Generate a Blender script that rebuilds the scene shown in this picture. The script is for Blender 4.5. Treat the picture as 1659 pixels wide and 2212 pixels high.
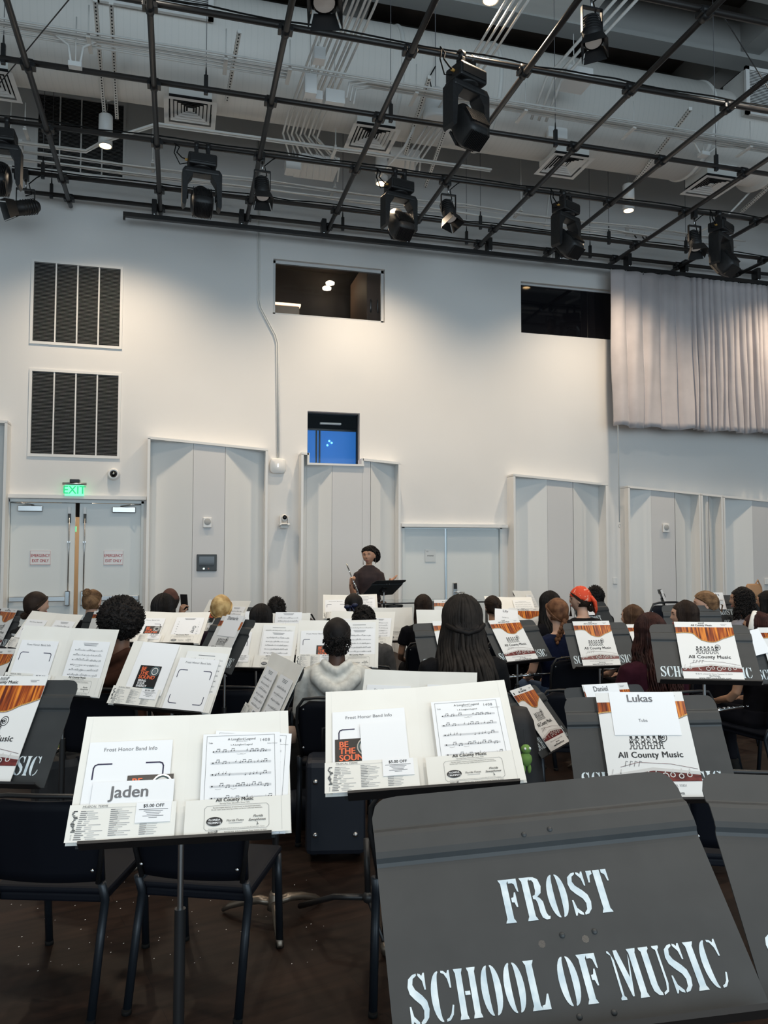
import bpy, bmesh, math, random
from mathutils import Vector as V, Matrix as M, noise
for o in list(bpy.data.objects): bpy.data.objects.remove(o)
SC = bpy.context.scene
COL = SC.collection
PI = math.pi
R = math.radians
# ---------------------------------------------------------------- camera
FPX, YAW, PIT, ROL = 1668.88, 0.260533, 0.0506818, 0.00114
EYE = V((0, 0, 1.55))
_f = V((math.sin(YAW)*math.cos(PIT), math.cos(YAW)*math.cos(PIT), math.sin(PIT)))
_r0 = V((math.cos(YAW), -math.sin(YAW), 0)); _u0 = _r0.cross(_f)
_r = _r0*math.cos(ROL) + _u0*math.sin(ROL); _u = _u0*math.cos(ROL) - _r0*math.sin(ROL)
cd = bpy.data.cameras.new('camera'); cam = bpy.data.objects.new('camera', cd); COL.objects.link(cam)
cd.sensor_fit = 'VERTICAL'; cd.sensor_height = 36; cd.lens = 36*FPX/2212; cd.clip_start = .05
mw = M((( _r.x, _u.x, -_f.x, EYE.x), (_r.y, _u.y, -_f.y, EYE.y), (_r.z, _u.z, -_f.z, EYE.z), (0, 0, 0, 1)))
cam.matrix_world = mw
SC.camera = cam
def ray(x, y): return _r*((x-829.5)/FPX) - _u*((y-1106)/FPX) + _f
def at_y(x, y, Y):
    d = ray(x, y); return EYE + d*(Y/d.y)
def at_z(x, y, Z):
    d = ray(x, y); return EYE + d*((Z-EYE.z)/d.z)
# ---------------------------------------------------------------- light and exposure
SC.view_settings.view_transform = 'Standard'; SC.view_settings.look = 'None'
SC.view_settings.gamma = 1; SC.view_settings.use_curve_mapping = False
SC.view_settings.exposure = 0.10
W = bpy.data.worlds.new('world'); SC.world = W; W.use_nodes = True
W.node_tree.nodes['Background'].inputs[0].default_value = (.60, .83, .98, 1)
W.node_tree.nodes['Background'].inputs[1].default_value = .78
def spot(name, loc, energy, color, size=150, blend=.6, rad=.08, tgt=None):
    l = bpy.data.lights.new(name, 'SPOT'); l.energy = energy; l.color = color
    l.spot_size = R(size); l.spot_blend = blend; l.shadow_soft_size = rad
    o = bpy.data.objects.new(name, l); COL.objects.link(o); o.location = loc
    if tgt is not None:
        o.rotation_euler = (V(tgt)-V(loc)).to_track_quat('-Z', 'Y').to_euler()
    return o
def area(name, loc, tgt, sx, sy, energy, color):
    l = bpy.data.lights.new(name, 'AREA'); l.shape = 'RECTANGLE'; l.size = sx; l.size_y = sy
    l.energy = energy; l.color = color
    o = bpy.data.objects.new(name, l); COL.objects.link(o); o.location = loc
    o.rotation_euler = (V(tgt)-V(loc)).to_track_quat('-Z', 'Y').to_euler()
    return o
WARM = (1, .80, .58)
NEUT = (1, .92, .80)
LAMPS = [(-.95, 10.03), (2.65, 10.09), (6.42, 9.95), (10.1, 9.95), (2.98, 7.02), (-.95, 6.4), (6.4, 6.4),
         (-.95, 2.8), (2.7, 2.8), (6.4, 2.8), (-.95, -.8), (2.7, -.8), (6.4, -.8)]
for i, (x, y) in enumerate(LAMPS):
    z = 6.55 if y > 9 else 7.05
    if y > 9: spot('downlight_beam', (x, y, z), 350, WARM, 128, .8, .10)
    else: spot('downlight_beam', (x, y, z), (190 if i == 4 else 140) if y > 6 else 250, WARM if i == 4 else NEUT, 132, .5, .10)
area('daylight_fill', (2.5, -6.5, 3.2), (2.5, 8, 8.6), 14, 4.5, 640, (.76, .90, 1))  # cool daylight fill added at the open rear, tilted up to brighten the ceiling
# ---------------------------------------------------------------- materials
def mat(name, col, rough=.5, metal=0, spec=.5, coat=0, emit=None, es=0, trans=0, alpha=1, sheen=0):
    m = bpy.data.materials.new(name); m.use_nodes = True
    b = m.node_tree.nodes['Principled BSDF']
    b.inputs['Base Color'].default_value = (*col, 1); b.inputs['Roughness'].default_value = rough
    b.inputs['Metallic'].default_value = metal; b.inputs['Specular IOR Level'].default_value = spec
    b.inputs['Coat Weight'].default_value = coat; b.inputs['Transmission Weight'].default_value = trans
    b.inputs['Sheen Weight'].default_value = sheen
    if emit: b.inputs['Emission Color'].default_value = (*emit, 1); b.inputs['Emission Strength'].default_value = es
    return m
def nodes(m): return m.node_tree.nodes, m.node_tree.links, m.node_tree.nodes['Principled BSDF']
def noisy(m, c1, c2, scale=(5, 5, 5), detail=4, lo=.35, hi=.65, bump=0, kind='NOISE', coords='Object', brough=None):
    n, l, b = nodes(m)
    tc = n.new('ShaderNodeTexCoord'); mp = n.new('ShaderNodeMapping'); mp.inputs['Scale'].default_value = scale
    l.new(tc.outputs[coords], mp.inputs[0])
    t = n.new('ShaderNodeTexNoise'); t.inputs['Scale'].default_value = 1; t.inputs['Detail'].default_value = detail
    l.new(mp.outputs[0], t.inputs[0])
    r = n.new('ShaderNodeValToRGB'); r.color_ramp.elements[0].position = lo; r.color_ramp.elements[1].position = hi
    r.color_ramp.elements[0].color = (*c1, 1); r.color_ramp.elements[1].color = (*c2, 1)
    l.new(t.outputs[0], r.inputs[0]); l.new(r.outputs[0], b.inputs['Base Color'])
    if bump:
        bp = n.new('ShaderNodeBump'); bp.inputs['Strength'].default_value = bump; bp.inputs['Distance'].default_value = .01
        l.new(t.outputs[0], bp.inputs['Height']); l.new(bp.outputs[0], b.inputs['Normal'])
    return m
MT = {}
MT['wall'] = noisy(mat('white_wall_paint', (.8, .79, .77), .62), (.79, .78, .765), (.82, .812, .80), (.7, .7, .7), 2)
MT['panel'] = mat('white_panel_paint', (.80, .80, .785), .5)
MT['panel_mid'] = mat('flat_panel_laminate', (.70, .69, .685), .45)
MT['trim'] = mat('white_trim_paint', (.84, .83, .81), .4)
MT['door'] = mat('pale_grey_door_paint', (.74, .77, .765), .38)
MT['ceilw'] = noisy(mat('painted_ceiling_metal', (.78, .78, .76), .5), (.74, .73, .70), (.80, .79, .76), (.9, 4, 4), 3)
MT['duct'] = mat('painted_duct_metal', (.76, .75, .72), .5)
n, l, b = nodes(MT['duct'])
tc = n.new('ShaderNodeTexCoord'); wv = n.new('ShaderNodeTexWave'); wv.wave_type = 'BANDS'; wv.bands_direction = 'X'
wv.inputs['Scale'].default_value = 4.2; wv.inputs['Distortion'].default_value = .2
l.new(tc.outputs['Object'], wv.inputs[0])
rp = n.new('ShaderNodeValToRGB'); rp.color_ramp.elements[0].position = 0; rp.color_ramp.elements[0].color = (.80, .775, .73, 1)
rp.color_ramp.elements[1].position = .12; rp.color_ramp.elements[1].color = (.84, .81, .765, 1)
l.new(wv.outputs[0], rp.inputs[0]); l.new(rp.outputs[0], b.inputs['Base Color'])
MT['conduit'] = mat('white_painted_conduit', (.84, .83, .80), .42)
MT['deckc'] = noisy(mat('dark_ceiling_deck', (.05, .04, .035), .8), (.045, .036, .03), (.075, .062, .055), (2, 2, 2), 3)
MT['beam'] = mat('grey_beam_fireproofing', (.36, .36, .35), .8)
MT['pipe'] = mat('black_grid_pipe', (.022, .019, .018), .38)
MT['black'] = mat('satin_black_metal', (.012, .012, .013), .42)
MT['blackplastic'] = noisy(mat('black_fixture_plastic', (.015, .015, .016), .5), (.012, .012, .013), (.02, .02, .021), (30, 30, 30))
MT['rubber'] = mat('black_rubber', (.006, .006, .006), .8, spec=.2)
MT['desk'] = noisy(mat('charcoal_powder_coat', (.03, .033, .035), .5), (.026, .029, .031), (.034, .037, .039), (14, 14, 14), 5, .3, .7, .05)
MT['steel'] = mat('brushed_steel', (.5, .5, .5), .28, 1)
MT['chrome'] = mat('chrome', (.72, .72, .72), .12, 1)
MT['bronze'] = mat('grey_bronze_casting', (.18, .15, .12), .35, .8)
MT['chairfab'] = mat('dark_navy_chair_shell', (.003, .004, .008), .65, spec=.2)
MT['chairleg'] = mat('blue_black_chair_tube', (.012, .016, .022), .35, .3)
MT['paper'] = mat('white_paper', (.86, .855, .84), .7, spec=.25)
MT['paper2'] = mat('bright_white_paper', (.90, .90, .915), .6, spec=.25)
MT['cream'] = noisy(mat('ivory_folder_card', (.84, .815, .765), .55, spec=.3), (.83, .805, .75), (.86, .84, .79), (6, 6, 6), 2)
MT['gloss'] = mat('glossy_white_card', (.80, .79, .775), .3)
MT['ink'] = mat('black_ink', (.02, .02, .022), .6)
MT['grey_ink'] = mat('grey_ink', (.16, .16, .17), .6)
MT['light_ink'] = mat('faint_grey_ink', (.38, .38, .39), .6)
MT['stencil'] = noisy(mat('sprayed_white_stencil_paint', (.62, .70, .74), .5), (.50, .60, .66), (.74, .80, .82), (40, 40, 40), 4)
MT['orange'] = mat('orange_print', (.85, .16, .06), .5)
MT['teal'] = mat('dark_teal_print', (.02, .06, .07), .4)
MT['navyink'] = mat('dark_purple_ink', (.03, .025, .07), .6)
MT['white'] = mat('white_plastic', (.82, .82, .81), .35)
MT['darkred'] = noisy(mat('dark_rosewood_print', (.10, .02, .018), .3), (.05, .008, .01), (.2, .035, .03), (30, 30, 90))
MT['silver'] = mat('silver_print', (.62, .6, .58), .35)
wood = mat('violin_wood_print', (.4, .12, .02), .28); MT['vwood'] = wood
n, l, b = nodes(wood)
tc = n.new('ShaderNodeTexCoord'); mp = n.new('ShaderNodeMapping'); mp.inputs['Scale'].default_value = (95, 1, 5)
mp.inputs['Rotation'].default_value = (0, R(4), 0)
t = n.new('ShaderNodeTexNoise'); t.inputs['Scale'].default_value = 1; t.inputs['Detail'].default_value = 3
l.new(tc.outputs['Object'], mp.inputs[0]); l.new(mp.outputs[0], t.inputs[0])
rp = n.new('ShaderNodeValToRGB'); e = rp.color_ramp.elements
e[0].position = .36; e[0].color = (.085, .014, .008, 1); e[1].position = .66; e[1].color = (.80, .27, .035, 1)
k = e.new(.5); k.color = (.36, .07, .012, 1)
l.new(t.outputs[0], rp.inputs[0]); l.new(rp.outputs[0], b.inputs['Base Color'])
MT['gold'] = mat('gold_edge_print', (.6, .33, .08), .35)
floorm = mat('dark_wood_floor_planks', (.03, .018, .013), .48, spec=.18); MT['floor'] = floorm
n, l, b = nodes(floorm)
tc = n.new('ShaderNodeTexCoord'); mp = n.new('ShaderNodeMapping'); mp.inputs['Rotation'].default_value = (0, 0, R(-14))
l.new(tc.outputs['Object'], mp.inputs[0])
br = n.new('ShaderNodeTexBrick'); br.inputs['Scale'].default_value = 1; br.inputs['Brick Width'].default_value = 1.3
br.inputs['Row Height'].default_value = .13; br.inputs['Mortar Size'].default_value = .0012
br.inputs['Color1'].default_value = (.023, .0125, .0085, 1); br.inputs['Color2'].default_value = (.015, .009, .0068, 1)
br.inputs['Mortar'].default_value = (.006, .004, .003, 1); l.new(mp.outputs[0], br.inputs[0])
mp2 = n.new('ShaderNodeMapping'); mp2.inputs['Scale'].default_value = (2.2, 26, 1); l.new(mp.outputs[0], mp2.inputs[0])
t = n.new('ShaderNodeTexNoise'); t.inputs['Scale'].default_value = 1; t.inputs['Detail'].default_value = 6; l.new(mp2.outputs[0], t.inputs[0])
mx = n.new('ShaderNodeMixRGB'); mx.blend_type = 'MULTIPLY'; mx.inputs[0].default_value = .85
rp = n.new('ShaderNodeValToRGB'); rp.color_ramp.elements[0].position = .3; rp.color_ramp.elements[0].color = (.45, .42, .4, 1)
rp.color_ramp.elements[1].position = .7; rp.color_ramp.elements[1].color = (1.35, 1.25, 1.2, 1)
l.new(t.outputs[0], rp.inputs[0]); l.new(br.outputs[0], mx.inputs[1]); l.new(rp.outputs[0], mx.inputs[2])
l.new(mx.outputs[0], b.inputs['Base Color'])
# ---------------------------------------------------------------- mesh helpers
class MB:
    def __init__(s): s.v = []; s.f = []; s.m = []; s.mats = []; s.sm = []; s.T = None
    def mi(s, m):
        m = MT[m] if isinstance(m, str) else m
        if m not in s.mats: s.mats.append(m)
        return s.mats.index(m)
    def add(s, vs, fs, m, smooth=False):
        k = len(s.v); mi = s.mi(m)
        if s.T is not None: vs = [s.T @ V(p) for p in vs]
        s.v += [tuple(p) for p in vs]
        for f in fs: s.f.append([i+k for i in f]); s.m.append(mi); s.sm.append(smooth)
        return s
    def box(s, a, b, m, bev=0):
        x0, y0, z0 = [min(a[i], b[i]) for i in range(3)]; x1, y1, z1 = [max(a[i], b[i]) for i in range(3)]
        if bev:
            c = bev; vs = []
            bm = bmesh.new(); bmesh.ops.create_cube(bm, size=1)
            for v in bm.verts: v.co = V((x0+(v.co.x+.5)*(x1-x0), y0+(v.co.y+.5)*(y1-y0), z0+(v.co.z+.5)*(z1-z0)))
            bmesh.ops.bevel(bm, geom=bm.edges[:], offset=bev, segments=2, affect='EDGES', profile=.5)
            bm.verts.ensure_lookup_table(); bm.verts.index_update()
            s.add([v.co.copy() for v in bm.verts], [[v.index for v in f.verts] for f in bm.faces], m, False); bm.free(); return s
        vs = [(x0,y0,z0),(x1,y0,z0),(x1,y1,z0),(x0,y1,z0),(x0,y0,z1),(x1,y0,z1),(x1,y1,z1),(x0,y1,z1)]
        return s.add(vs, [(0,3,2,1),(4,5,6,7),(0,1,5,4),(1,2,6,5),(2,3,7,6),(3,0,4,7)], m)
    def tube(s, pts, r, m, n=8, cap=True, flat=1):
        pts = [V(p) for p in pts]; rs = r if isinstance(r, (list, tuple)) else [r]*len(pts)
        vs = []; fs = []; N = len(pts); up = None
        for i, p in enumerate(pts):
            t = (pts[min(i+1, N-1)]-pts[max(i-1, 0)])
            t = t.normalized() if t.length > 1e-9 else V((0, 0, 1))
            if up is None:
                up = V((0, 0, 1)) if abs(t.z) < .9 else V((1, 0, 0))
            a = (up - t*up.dot(t)); a = a.normalized() if a.length > 1e-6 else t.orthogonal().normalized()
            up = a; c = t.cross(a)
            for k in range(n):
                w = 2*PI*k/n
                vs.append(p + (a*math.cos(w)*flat + c*math.sin(w))*rs[i])
        for i in range(N-1):
            for k in range(n):
                fs.append((i*n+k, i*n+(k+1) % n, (i+1)*n+(k+1) % n, (i+1)*n+k))
        if cap: fs.append(tuple(range(n))[::-1]); fs.append(tuple((N-1)*n+k for k in range(n)))
        return s.add(vs, fs, m, n > 5)
    def cyl(s, a, b, r, m, n=16, r2=None): 
        k0 = len(s.f); s.tube([a, b], [r, r if r2 is None else r2], m, n)
        s.sm[-1] = s.sm[-2] = False
        return s
    def lathe(s, prof, c, m, n=24, axis=None, smooth=True):
        c = V(c); vs = []; fs = []; q = (V((0,0,1)).rotation_difference(V(axis)) if axis is not None else None)
        for (r, z) in prof:
            for k in range(n):
                p = V((r*math.cos(2*PI*k/n), r*math.sin(2*PI*k/n), z))
                if q: p = q @ p
                vs.append(c+p)
        for i in range(len(prof)-1):
            for k in range(n): fs.append((i*n+k, i*n+(k+1) % n, (i+1)*n+(k+1) % n, (i+1)*n+k))
        return s.add(vs, fs, m, smooth)
    def ball(s, c, r, m, nu=16, nv=10, fn=None):
        c = V(c); r = V(r) if not isinstance(r, (int, float)) else V((r, r, r)); vs = []; fs = []
        for j in range(nv+1):
            th = PI*j/nv
            for i in range(nu):
                ph = 2*PI*i/nu; d = V((math.sin(th)*math.cos(ph), math.sin(th)*math.sin(ph), math.cos(th)))
                p = V((d.x*r.x, d.y*r.y, d.z*r.z))
                if fn: p = fn(d, p)
                vs.append(c+p)
        for j in range(nv):
            for i in range(nu): fs.append((j*nu+i, (j+1)*nu+i, (j+1)*nu+(i+1) % nu, j*nu+(i+1) % nu))
        return s.add(vs, fs, m, True)
    def loft(s, rings, m, n=28, cap=True):
        # ring: (center, half width x, half depth y, exponent)
        vs = []; fs = []
        for (c, w, d, e) in rings:
            for k in range(n):
                a = 2*PI*k/n; ca, sa = math.cos(a), math.sin(a)
                vs.append(V(c)+V((w*abs(ca)**e*(1 if ca >= 0 else -1), d*abs(sa)**e*(1 if sa >= 0 else -1), 0)))
        for i in range(len(rings)-1):
            for k in range(n): fs.append((i*n+k, i*n+(k+1) % n, (i+1)*n+(k+1) % n, (i+1)*n+k))
        if cap: fs.append(tuple(range(n))[::-1]); fs.append(tuple((len(rings)-1)*n+k for k in range(n)))
        return s.add(vs, fs, m, True)
    def quad(s, x0, z0, x1, z1, m, y=0):                      # a face in a page's own plane, facing -y
        return s.add([(x0,y,z0),(x1,y,z0),(x1,y,z1),(x0,y,z1)], [(0,1,2,3)], m)
    def poly(s, pts, m, y=0): return s.add([(p[0], y, p[1]) for p in pts], [tuple(range(len(pts)))], m)
    def line(s, pts, w, m, y=0):
        for (a, b) in zip(pts[:-1], pts[1:]):
            a = V((a[0], a[1])); b = V((b[0], b[1])); d = b-a
            if d.length < 1e-7: continue
            q = V((-d.y, d.x)).normalized()*w/2; e = d.normalized()*w*.3
            s.add([(a.x-e.x-q.x,y,a.y-e.y-q.y),(b.x+e.x-q.x,y,b.y+e.y-q.y),(b.x+e.x+q.x,y,b.y+e.y+q.y),(a.x-e.x+q.x,y,a.y-e.y+q.y)], [(0,1,2,3)], m)
        return s
    def ring(s, x, z, r, w, m, y=0, n=20, asp=1):
        vs = []; 
        for k in range(n):
            a = 2*PI*k/n
            for q in (r, r-w): vs.append((x+q*asp*math.cos(a), y, z+q*math.sin(a)))
        return s.add(vs, [(2*k, 2*((k+1) % n), 2*((k+1) % n)+1, 2*k+1) for k in range(n)], m)
    def disc(s, x, z, r, m, y=0, n=14, asp=1):
        return s.add([(x+r*asp*math.cos(2*PI*k/n), y, z+r*math.sin(2*PI*k/n)) for k in range(n)], [tuple(range(n))], m)
    def text(s, t, x, z, size, m, y=0, align='CENTER', bold=0, sx=1, shear=0, rot=0, sp=1):
        vs, fs = glyphs(t, 0, align, shear, sp); c, sn = math.cos(rot), math.sin(rot)
        for k, (dx, dz) in enumerate(((0, 0),) if bold < .008 else ((-bold, 0), (0, bold*.5), (bold, 0), (0, -bold*.5))):   # heavier strokes
            s.add([(x+((p[0]+dx)*sx*c-(p[1]+dz)*sn)*size, y-k*.00006, z+((p[0]+dx)*sx*sn+(p[1]+dz)*c)*size) for p in vs], fs, m)
        return s
    def build(s, name, parent=None, label=None):
        me = bpy.data.meshes.new(name); me.from_pydata(s.v, [], s.f)
        for m in s.mats: me.materials.append(m)
        me.polygons.foreach_set('material_index', s.m); me.polygons.foreach_set('use_smooth', s.sm)
        me.update()
        o = bpy.data.objects.new(name, me); COL.objects.link(o)
        if parent: o.parent = parent
        if label: o['label'] = label
        return o
_gl = {}
def glyphs(t, bold, align, shear, sp):
    k = (t, bold, align, shear, sp)
    if k not in _gl:
        c = bpy.data.curves.new('t', 'FONT'); c.body = t; c.align_x = align; c.resolution_u = 3; c.offset = bold; c.shear = shear
        c.space_character = sp; c.fill_mode = 'FRONT'
        o = bpy.data.objects.new('t', c); me = bpy.data.meshes.new_from_object(o)
        _gl[k] = ([(v.co.x, v.co.y) for v in me.vertices], [tuple(p.vertices) for p in me.polygons])
        bpy.data.objects.remove(o); bpy.data.meshes.remove(me); bpy.data.curves.remove(c)
    return _gl[k]
def empty(name, loc=(0,0,0), rz=0):
    o = bpy.data.objects.new(name, None); COL.objects.link(o); o.location = loc; o.rotation_euler = (0, 0, rz)
    o.empty_display_size = .1; return o
def tag(o, label, cat, group=None):
    o['label'] = label; o['category'] = cat
    if group: o['group'] = group
    return o
def thing(name, label, cat, loc=(0,0,0), rz=0, group=None): return tag(empty(name, loc, rz), label, cat, group)
def struct(o): o['kind'] = 'structure'; return o
def kids(o): return [c for c in bpy.data.objects if c.parent == o]
def copy_tree(o, ks=None):
    c = o.copy(); COL.objects.link(c)
    for ch in (ks if ks is not None else kids(o)):
        d = ch.copy(); COL.objects.link(d); d.parent = c
        for g in kids(ch): e = g.copy(); COL.objects.link(e); e.parent = d
    return c
def remeshed(mb, vox, smooth=2, mats=None):
    o = mb.build('tmp'); md = o.modifiers.new('r', 'REMESH'); md.mode = 'VOXEL'; md.voxel_size = vox; md.use_smooth_shade = True
    if smooth: sm = o.modifiers.new('s', 'SMOOTH'); sm.iterations = smooth; sm.factor = .6
    dg = bpy.context.evaluated_depsgraph_get(); me = bpy.data.meshes.new_from_object(o.evaluated_get(dg))
    vs = [v.co.copy() for v in me.vertices]; fs = [tuple(p.vertices) for p in me.polygons]
    bpy.data.objects.remove(o); bpy.data.meshes.remove(me)
    return vs, fs
WY = 11.6                                                     # the front wall's face
# ================================================================ the room shell
def xz(x, y, Y=WY):
    p = at_y(x, y, Y); return p.x, p.z
def rect(x0, y0, x1, y1, Y=WY):                                # a rectangle in the wall plane
    a = xz(x0, y0, Y); c = xz(x1, y1, Y); return (a[0], c[1], c[0], a[1])
H_G1 = rect(71, 560.5, 261, 755.5); H_G1 = (H_G1[0], H_G1[1]+.02, H_G1[2], H_G1[3]-.01)
H_G2 = rect(66.5, 798, 256.5, 989)
H_G0 = rect(81, 199, 268, 388)
H_W1 = rect(590.5, 558.5, 831, 697)
H_W2 = rect(1125, 607.5, 1440, 735); H_W2 = (H_W2[0], xz(1125, 718.5)[1], H_W2[2], H_W2[3])
H_W3 = rect(664.5, 887.5, 777, 1006)
H_D1 = rect(16, 1078, 311, 1083); H_D1 = (H_D1[0], 0, H_D1[2], H_D1[3])
H_D2 = rect(869, 1135.6, 1084, 1140); H_D2 = (H_D2[0], 0, H_D2[2], H_D2[3])
holes = [H_G1, H_G2, H_G0, H_W1, H_W2, H_W3, H_D1, H_D2]
XL, XR, ZT = -6.0, 15.0, 9.4
xs = sorted({XL, XR} | {h[i] for h in holes for i in (0, 2)}); zs = sorted({0, ZT} | {h[i] for h in holes for i in (1, 3)})
mb = MB()
for i in range(len(xs)-1):
    for j in range(len(zs)-1):
        cx, cz = (xs[i]+xs[i+1])/2, (zs[j]+zs[j+1])/2
        if any(h[0] < cx < h[2] and h[1] < cz < h[3] for h in holes): continue
        mb.add([(xs[i],WY,zs[j]),(xs[i+1],WY,zs[j]),(xs[i+1],WY,zs[j+1]),(xs[i],WY,zs[j+1])], [(0,1,2,3)], 'wall')
for h in holes:
    d = .22
    for a, b_ in (((h[0],h[1]),(h[2],h[1])), ((h[2],h[1]),(h[2],h[3])), ((h[2],h[3]),(h[0],h[3])), ((h[0],h[3]),(h[0],h[1]))):
        if a[1] == 0 and b_[1] == 0: continue
        mb.add([(a[0],WY,a[1]),(b_[0],WY,b_[1]),(b_[0],WY+d,b_[1]),(a[0],WY+d,a[1])], [(0,1,2,3)], 'wall')
struct(mb.build('wall_front'))
mb = MB(); mb.box((XL, -9, -.1), (XR, WY+3.2, 0), 'floor'); struct(mb.build('floor'))
mb = MB(); mb.box((XL, -9, ZT), (XR, WY+.3, ZT+.15), 'deckc'); struct(mb.build('ceiling'))
mb = MB(); mb.box((XL-.15, -9, 0), (XL, WY, ZT), 'wall'); struct(mb.build('wall_left'))
mb = MB(); mb.box((XR, -9, 0), (XR+.15, WY, ZT), 'wall'); struct(mb.build('wall_right'))
# --- dark rooms behind the windows and the doors
darkroom = mat('dark_control_room', (.035, .03, .028), .7)
warmroom = mat('brown_control_room_wall', (.20, .13, .095), .6)
glass = mat('clear_window_glass', (1, 1, 1), .02, trans=1); nodes(glass)[2].inputs['IOR'].default_value = 1.15
tint = mat('tinted_window_glass', (.006, .006, .008), .04, spec=.6)
def window_unit(n, h, depth, fw, trimm='trim', gl='clear', room=darkroom, rd=2.2):
    fr = MB(); x0, z0, x1, z1 = h; y = WY+depth
    for a, b_ in (((x0,z0),(x0+fw,z1)), ((x1-fw,z0),(x1,z1)), ((x0,z0),(x1,z0+fw)), ((x0,z1-fw),(x1,z1))):
        fr.box((a[0], y-.02, a[1]), (b_[0], y+.03, b_[1]), trimm)
    o = struct(fr.build('window_%d' % n))
    g = MB(); g.box((x0+fw, y, z0+fw), (x1-fw, y+.008, z1-fw), glass if gl == 'clear' else gl); g.build('glass_pane', o)
    r = MB(); x0 -= .5; x1 += .6; z1 += .75; z0 -= .05; Y0 = WY+.22
    r.add([(x0,Y0,z0),(x1,Y0,z0),(x1,Y0+rd,z0),(x0,Y0+rd,z0),(x0,Y0,z1),(x1,Y0,z1),(x1,Y0+rd,z1),(x0,Y0+rd,z1)],
          [(0,1,2,3),(4,7,6,5),(2,3,7,6),(1,2,6,5),(0,4,7,3)], room)
    return o, r, (x0, z0, x1, z1, Y0+rd)
wm = mat('grey_window_frame', (.62, .63, .64), .4)
o, r, rr = window_unit(1, H_W1, .09, .042, wm)
struct(r.build('wall_control_room'))
lampm = mat('lit_downlight_lens', (1, .9, .75), .4, emit=(1, .82, .58), es=9)
for (px, py) in ((713, 614), (706, 625)):
    p = at_y(px, py, WY+2.0); mb = MB(); mb.lathe([(0, 0), (.075, 0), (.08, .03), (.05, .05)], (p.x, p.y, p.z), lampm, 16)
    tag(mb.build('recessed_lamp'), 'round lit lamp behind the wide window, ' + ('upper' if py == 614 else 'lower') + ' one of two', 'lamp', 'lamps in the control room')
mb = MB(); p = at_y(615, 668, WY+1.9); mb.box((p.x-.5, p.y-.3, p.z-.28), (p.x+.22, p.y+.2, p.z-.02), mat('lit_wall_of_back_room', (.7, .5, .36), .7), .02)
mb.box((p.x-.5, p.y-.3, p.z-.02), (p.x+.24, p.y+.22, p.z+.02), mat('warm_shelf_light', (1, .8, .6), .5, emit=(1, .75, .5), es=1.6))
tag(mb.build('lit_cabinet'), 'pale lit cabinet inside the wide upper window, lower left corner', 'cabinet')
t = thing('wall_cabinet', 'brown cupboard with tall doors inside the wide upper window', 'cabinet', (0, 0, 0))
mb = MB(); a = at_y(775, 697, WY+1.5); c = at_y(826, 600, WY+1.0)
mb.box((a.x, WY+.9, a.z-.2), (a.x+1.0, WY+2.2, c.z+.25), warmroom, .01); mb.build('body', t)
for k in range(2):
    mb = MB(); mb.cyl((a.x+.06+.12*k, WY+.87, a.z+.0), (a.x+.06+.12*k, WY+.87, a.z+.22), .012, 'steel', 8); mb.build('handle', t)
o, r, rr = window_unit(2, H_W2, .10, .028, wm, tint); struct(r.build('wall_dark_booth'))
o, r, rr = window_unit(3, H_W3, .12, .018, mat('black_window_frame', (.012, .012, .014), .4)); struct(r.build('wall_blue_booth'))
x0, z0, x1, z1 = H_W3
blue = mat('blue_lit_screen', (.02, .12, .45), .5, emit=(.02, .15, .48), es=.62)
t = thing('projection_screen', 'bright blue lit screen inside the small square window', 'screen')
mb = MB(); yb = WY+.5; zt = at_y(700, 930, yb).z
mb.box((x0-.1, yb, z0-.1), (x1+.05, yb+.02, zt), blue); mb.build('screen', t)
mb = MB(); mb.box((x0-.1, yb-.03, zt-.005), (x1+.05, yb+.03, zt+.02), 'black')
for px in (683, 690): q = at_y(px, 960, yb); mb.box((q.x-.012, yb-.02, z0-.1), (q.x+.012, yb, zt), 'black')
mb.build('frame', t)
mb = MB(); q = at_y(712, 917, yb); mb.box((q.x-.17, yb-.1, q.z-.015), (q.x+.17, yb-.04, q.z+.015), 'conduit', .006); mb.build('lamp_housing', t)
for (px, py) in ((711, 953), (716, 957), (707, 962)):  # window glare put in as three small glowing cyan discs
    mb = MB(); q = at_y(px, py, yb-.02); mb.lathe([(.0, 0), (.012, .004), (.018, .012)], (q.x, q.y, q.z), mat('cyan_spot', (.3, .7, 1), .4, emit=(.2, .6, 1), es=1.1), 12, (0, -1, 0)); mb.build('glare_spot', t)
# --- air grilles
lm = mat('white_grille_louver', (.42, .41, .40), .45); dk = mat('grille_dark_void', (.004, .004, .005), .9)
def wall_grille(h, label, n=58):
    t = thing('air_grille', label, 'air grille', ((h[0]+h[2])/2, WY, h[1]), 0, 'large square air grilles on the white wall'); w = (h[2]-h[0])/2; H = h[3]-h[1]
    mb = MB(); f = .022
    for a, b_ in (((-w-.015, -.015), (-w+f, H+.015)), ((w-f, -.015), (w+.015, H+.015)), ((-w+f, -.015), (w-f, f)), ((-w+f, H-f), (w-f, H+.015))): mb.box((a[0], -.02, a[1]), (b_[0], .03, b_[1]), 'trim')
    for k in (-.5, 0, .5): mb.box((k*w*.96-.009, -.012, f), (k*w*.96+.009, .03, H-f), 'trim')
    mb.build('frame', t)
    mb = MB(); s = (H-2*f)/n
    for k in range(n):
        z = f+s*(k+.5)
        mb.add([(-w+f, -.004, z-.0035), (w-f, -.004, z-.0035), (w-f, .02, z+.002), (-w+f, .02, z+.002)], [(0,1,2,3)], dk)
        mb.add([(-w+f, -.004, z-.0035), (w-f, -.004, z-.0035), (w-f, -.004, z-.0006), (-w+f, -.004, z-.0006)], [(0,1,2,3)], lm)
    mb.build('louvers', t)
    mb = MB(); mb.box((-w+.01, .05, .01), (w-.01, .06, H-.01), dk); mb.build('backing', t)
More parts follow.
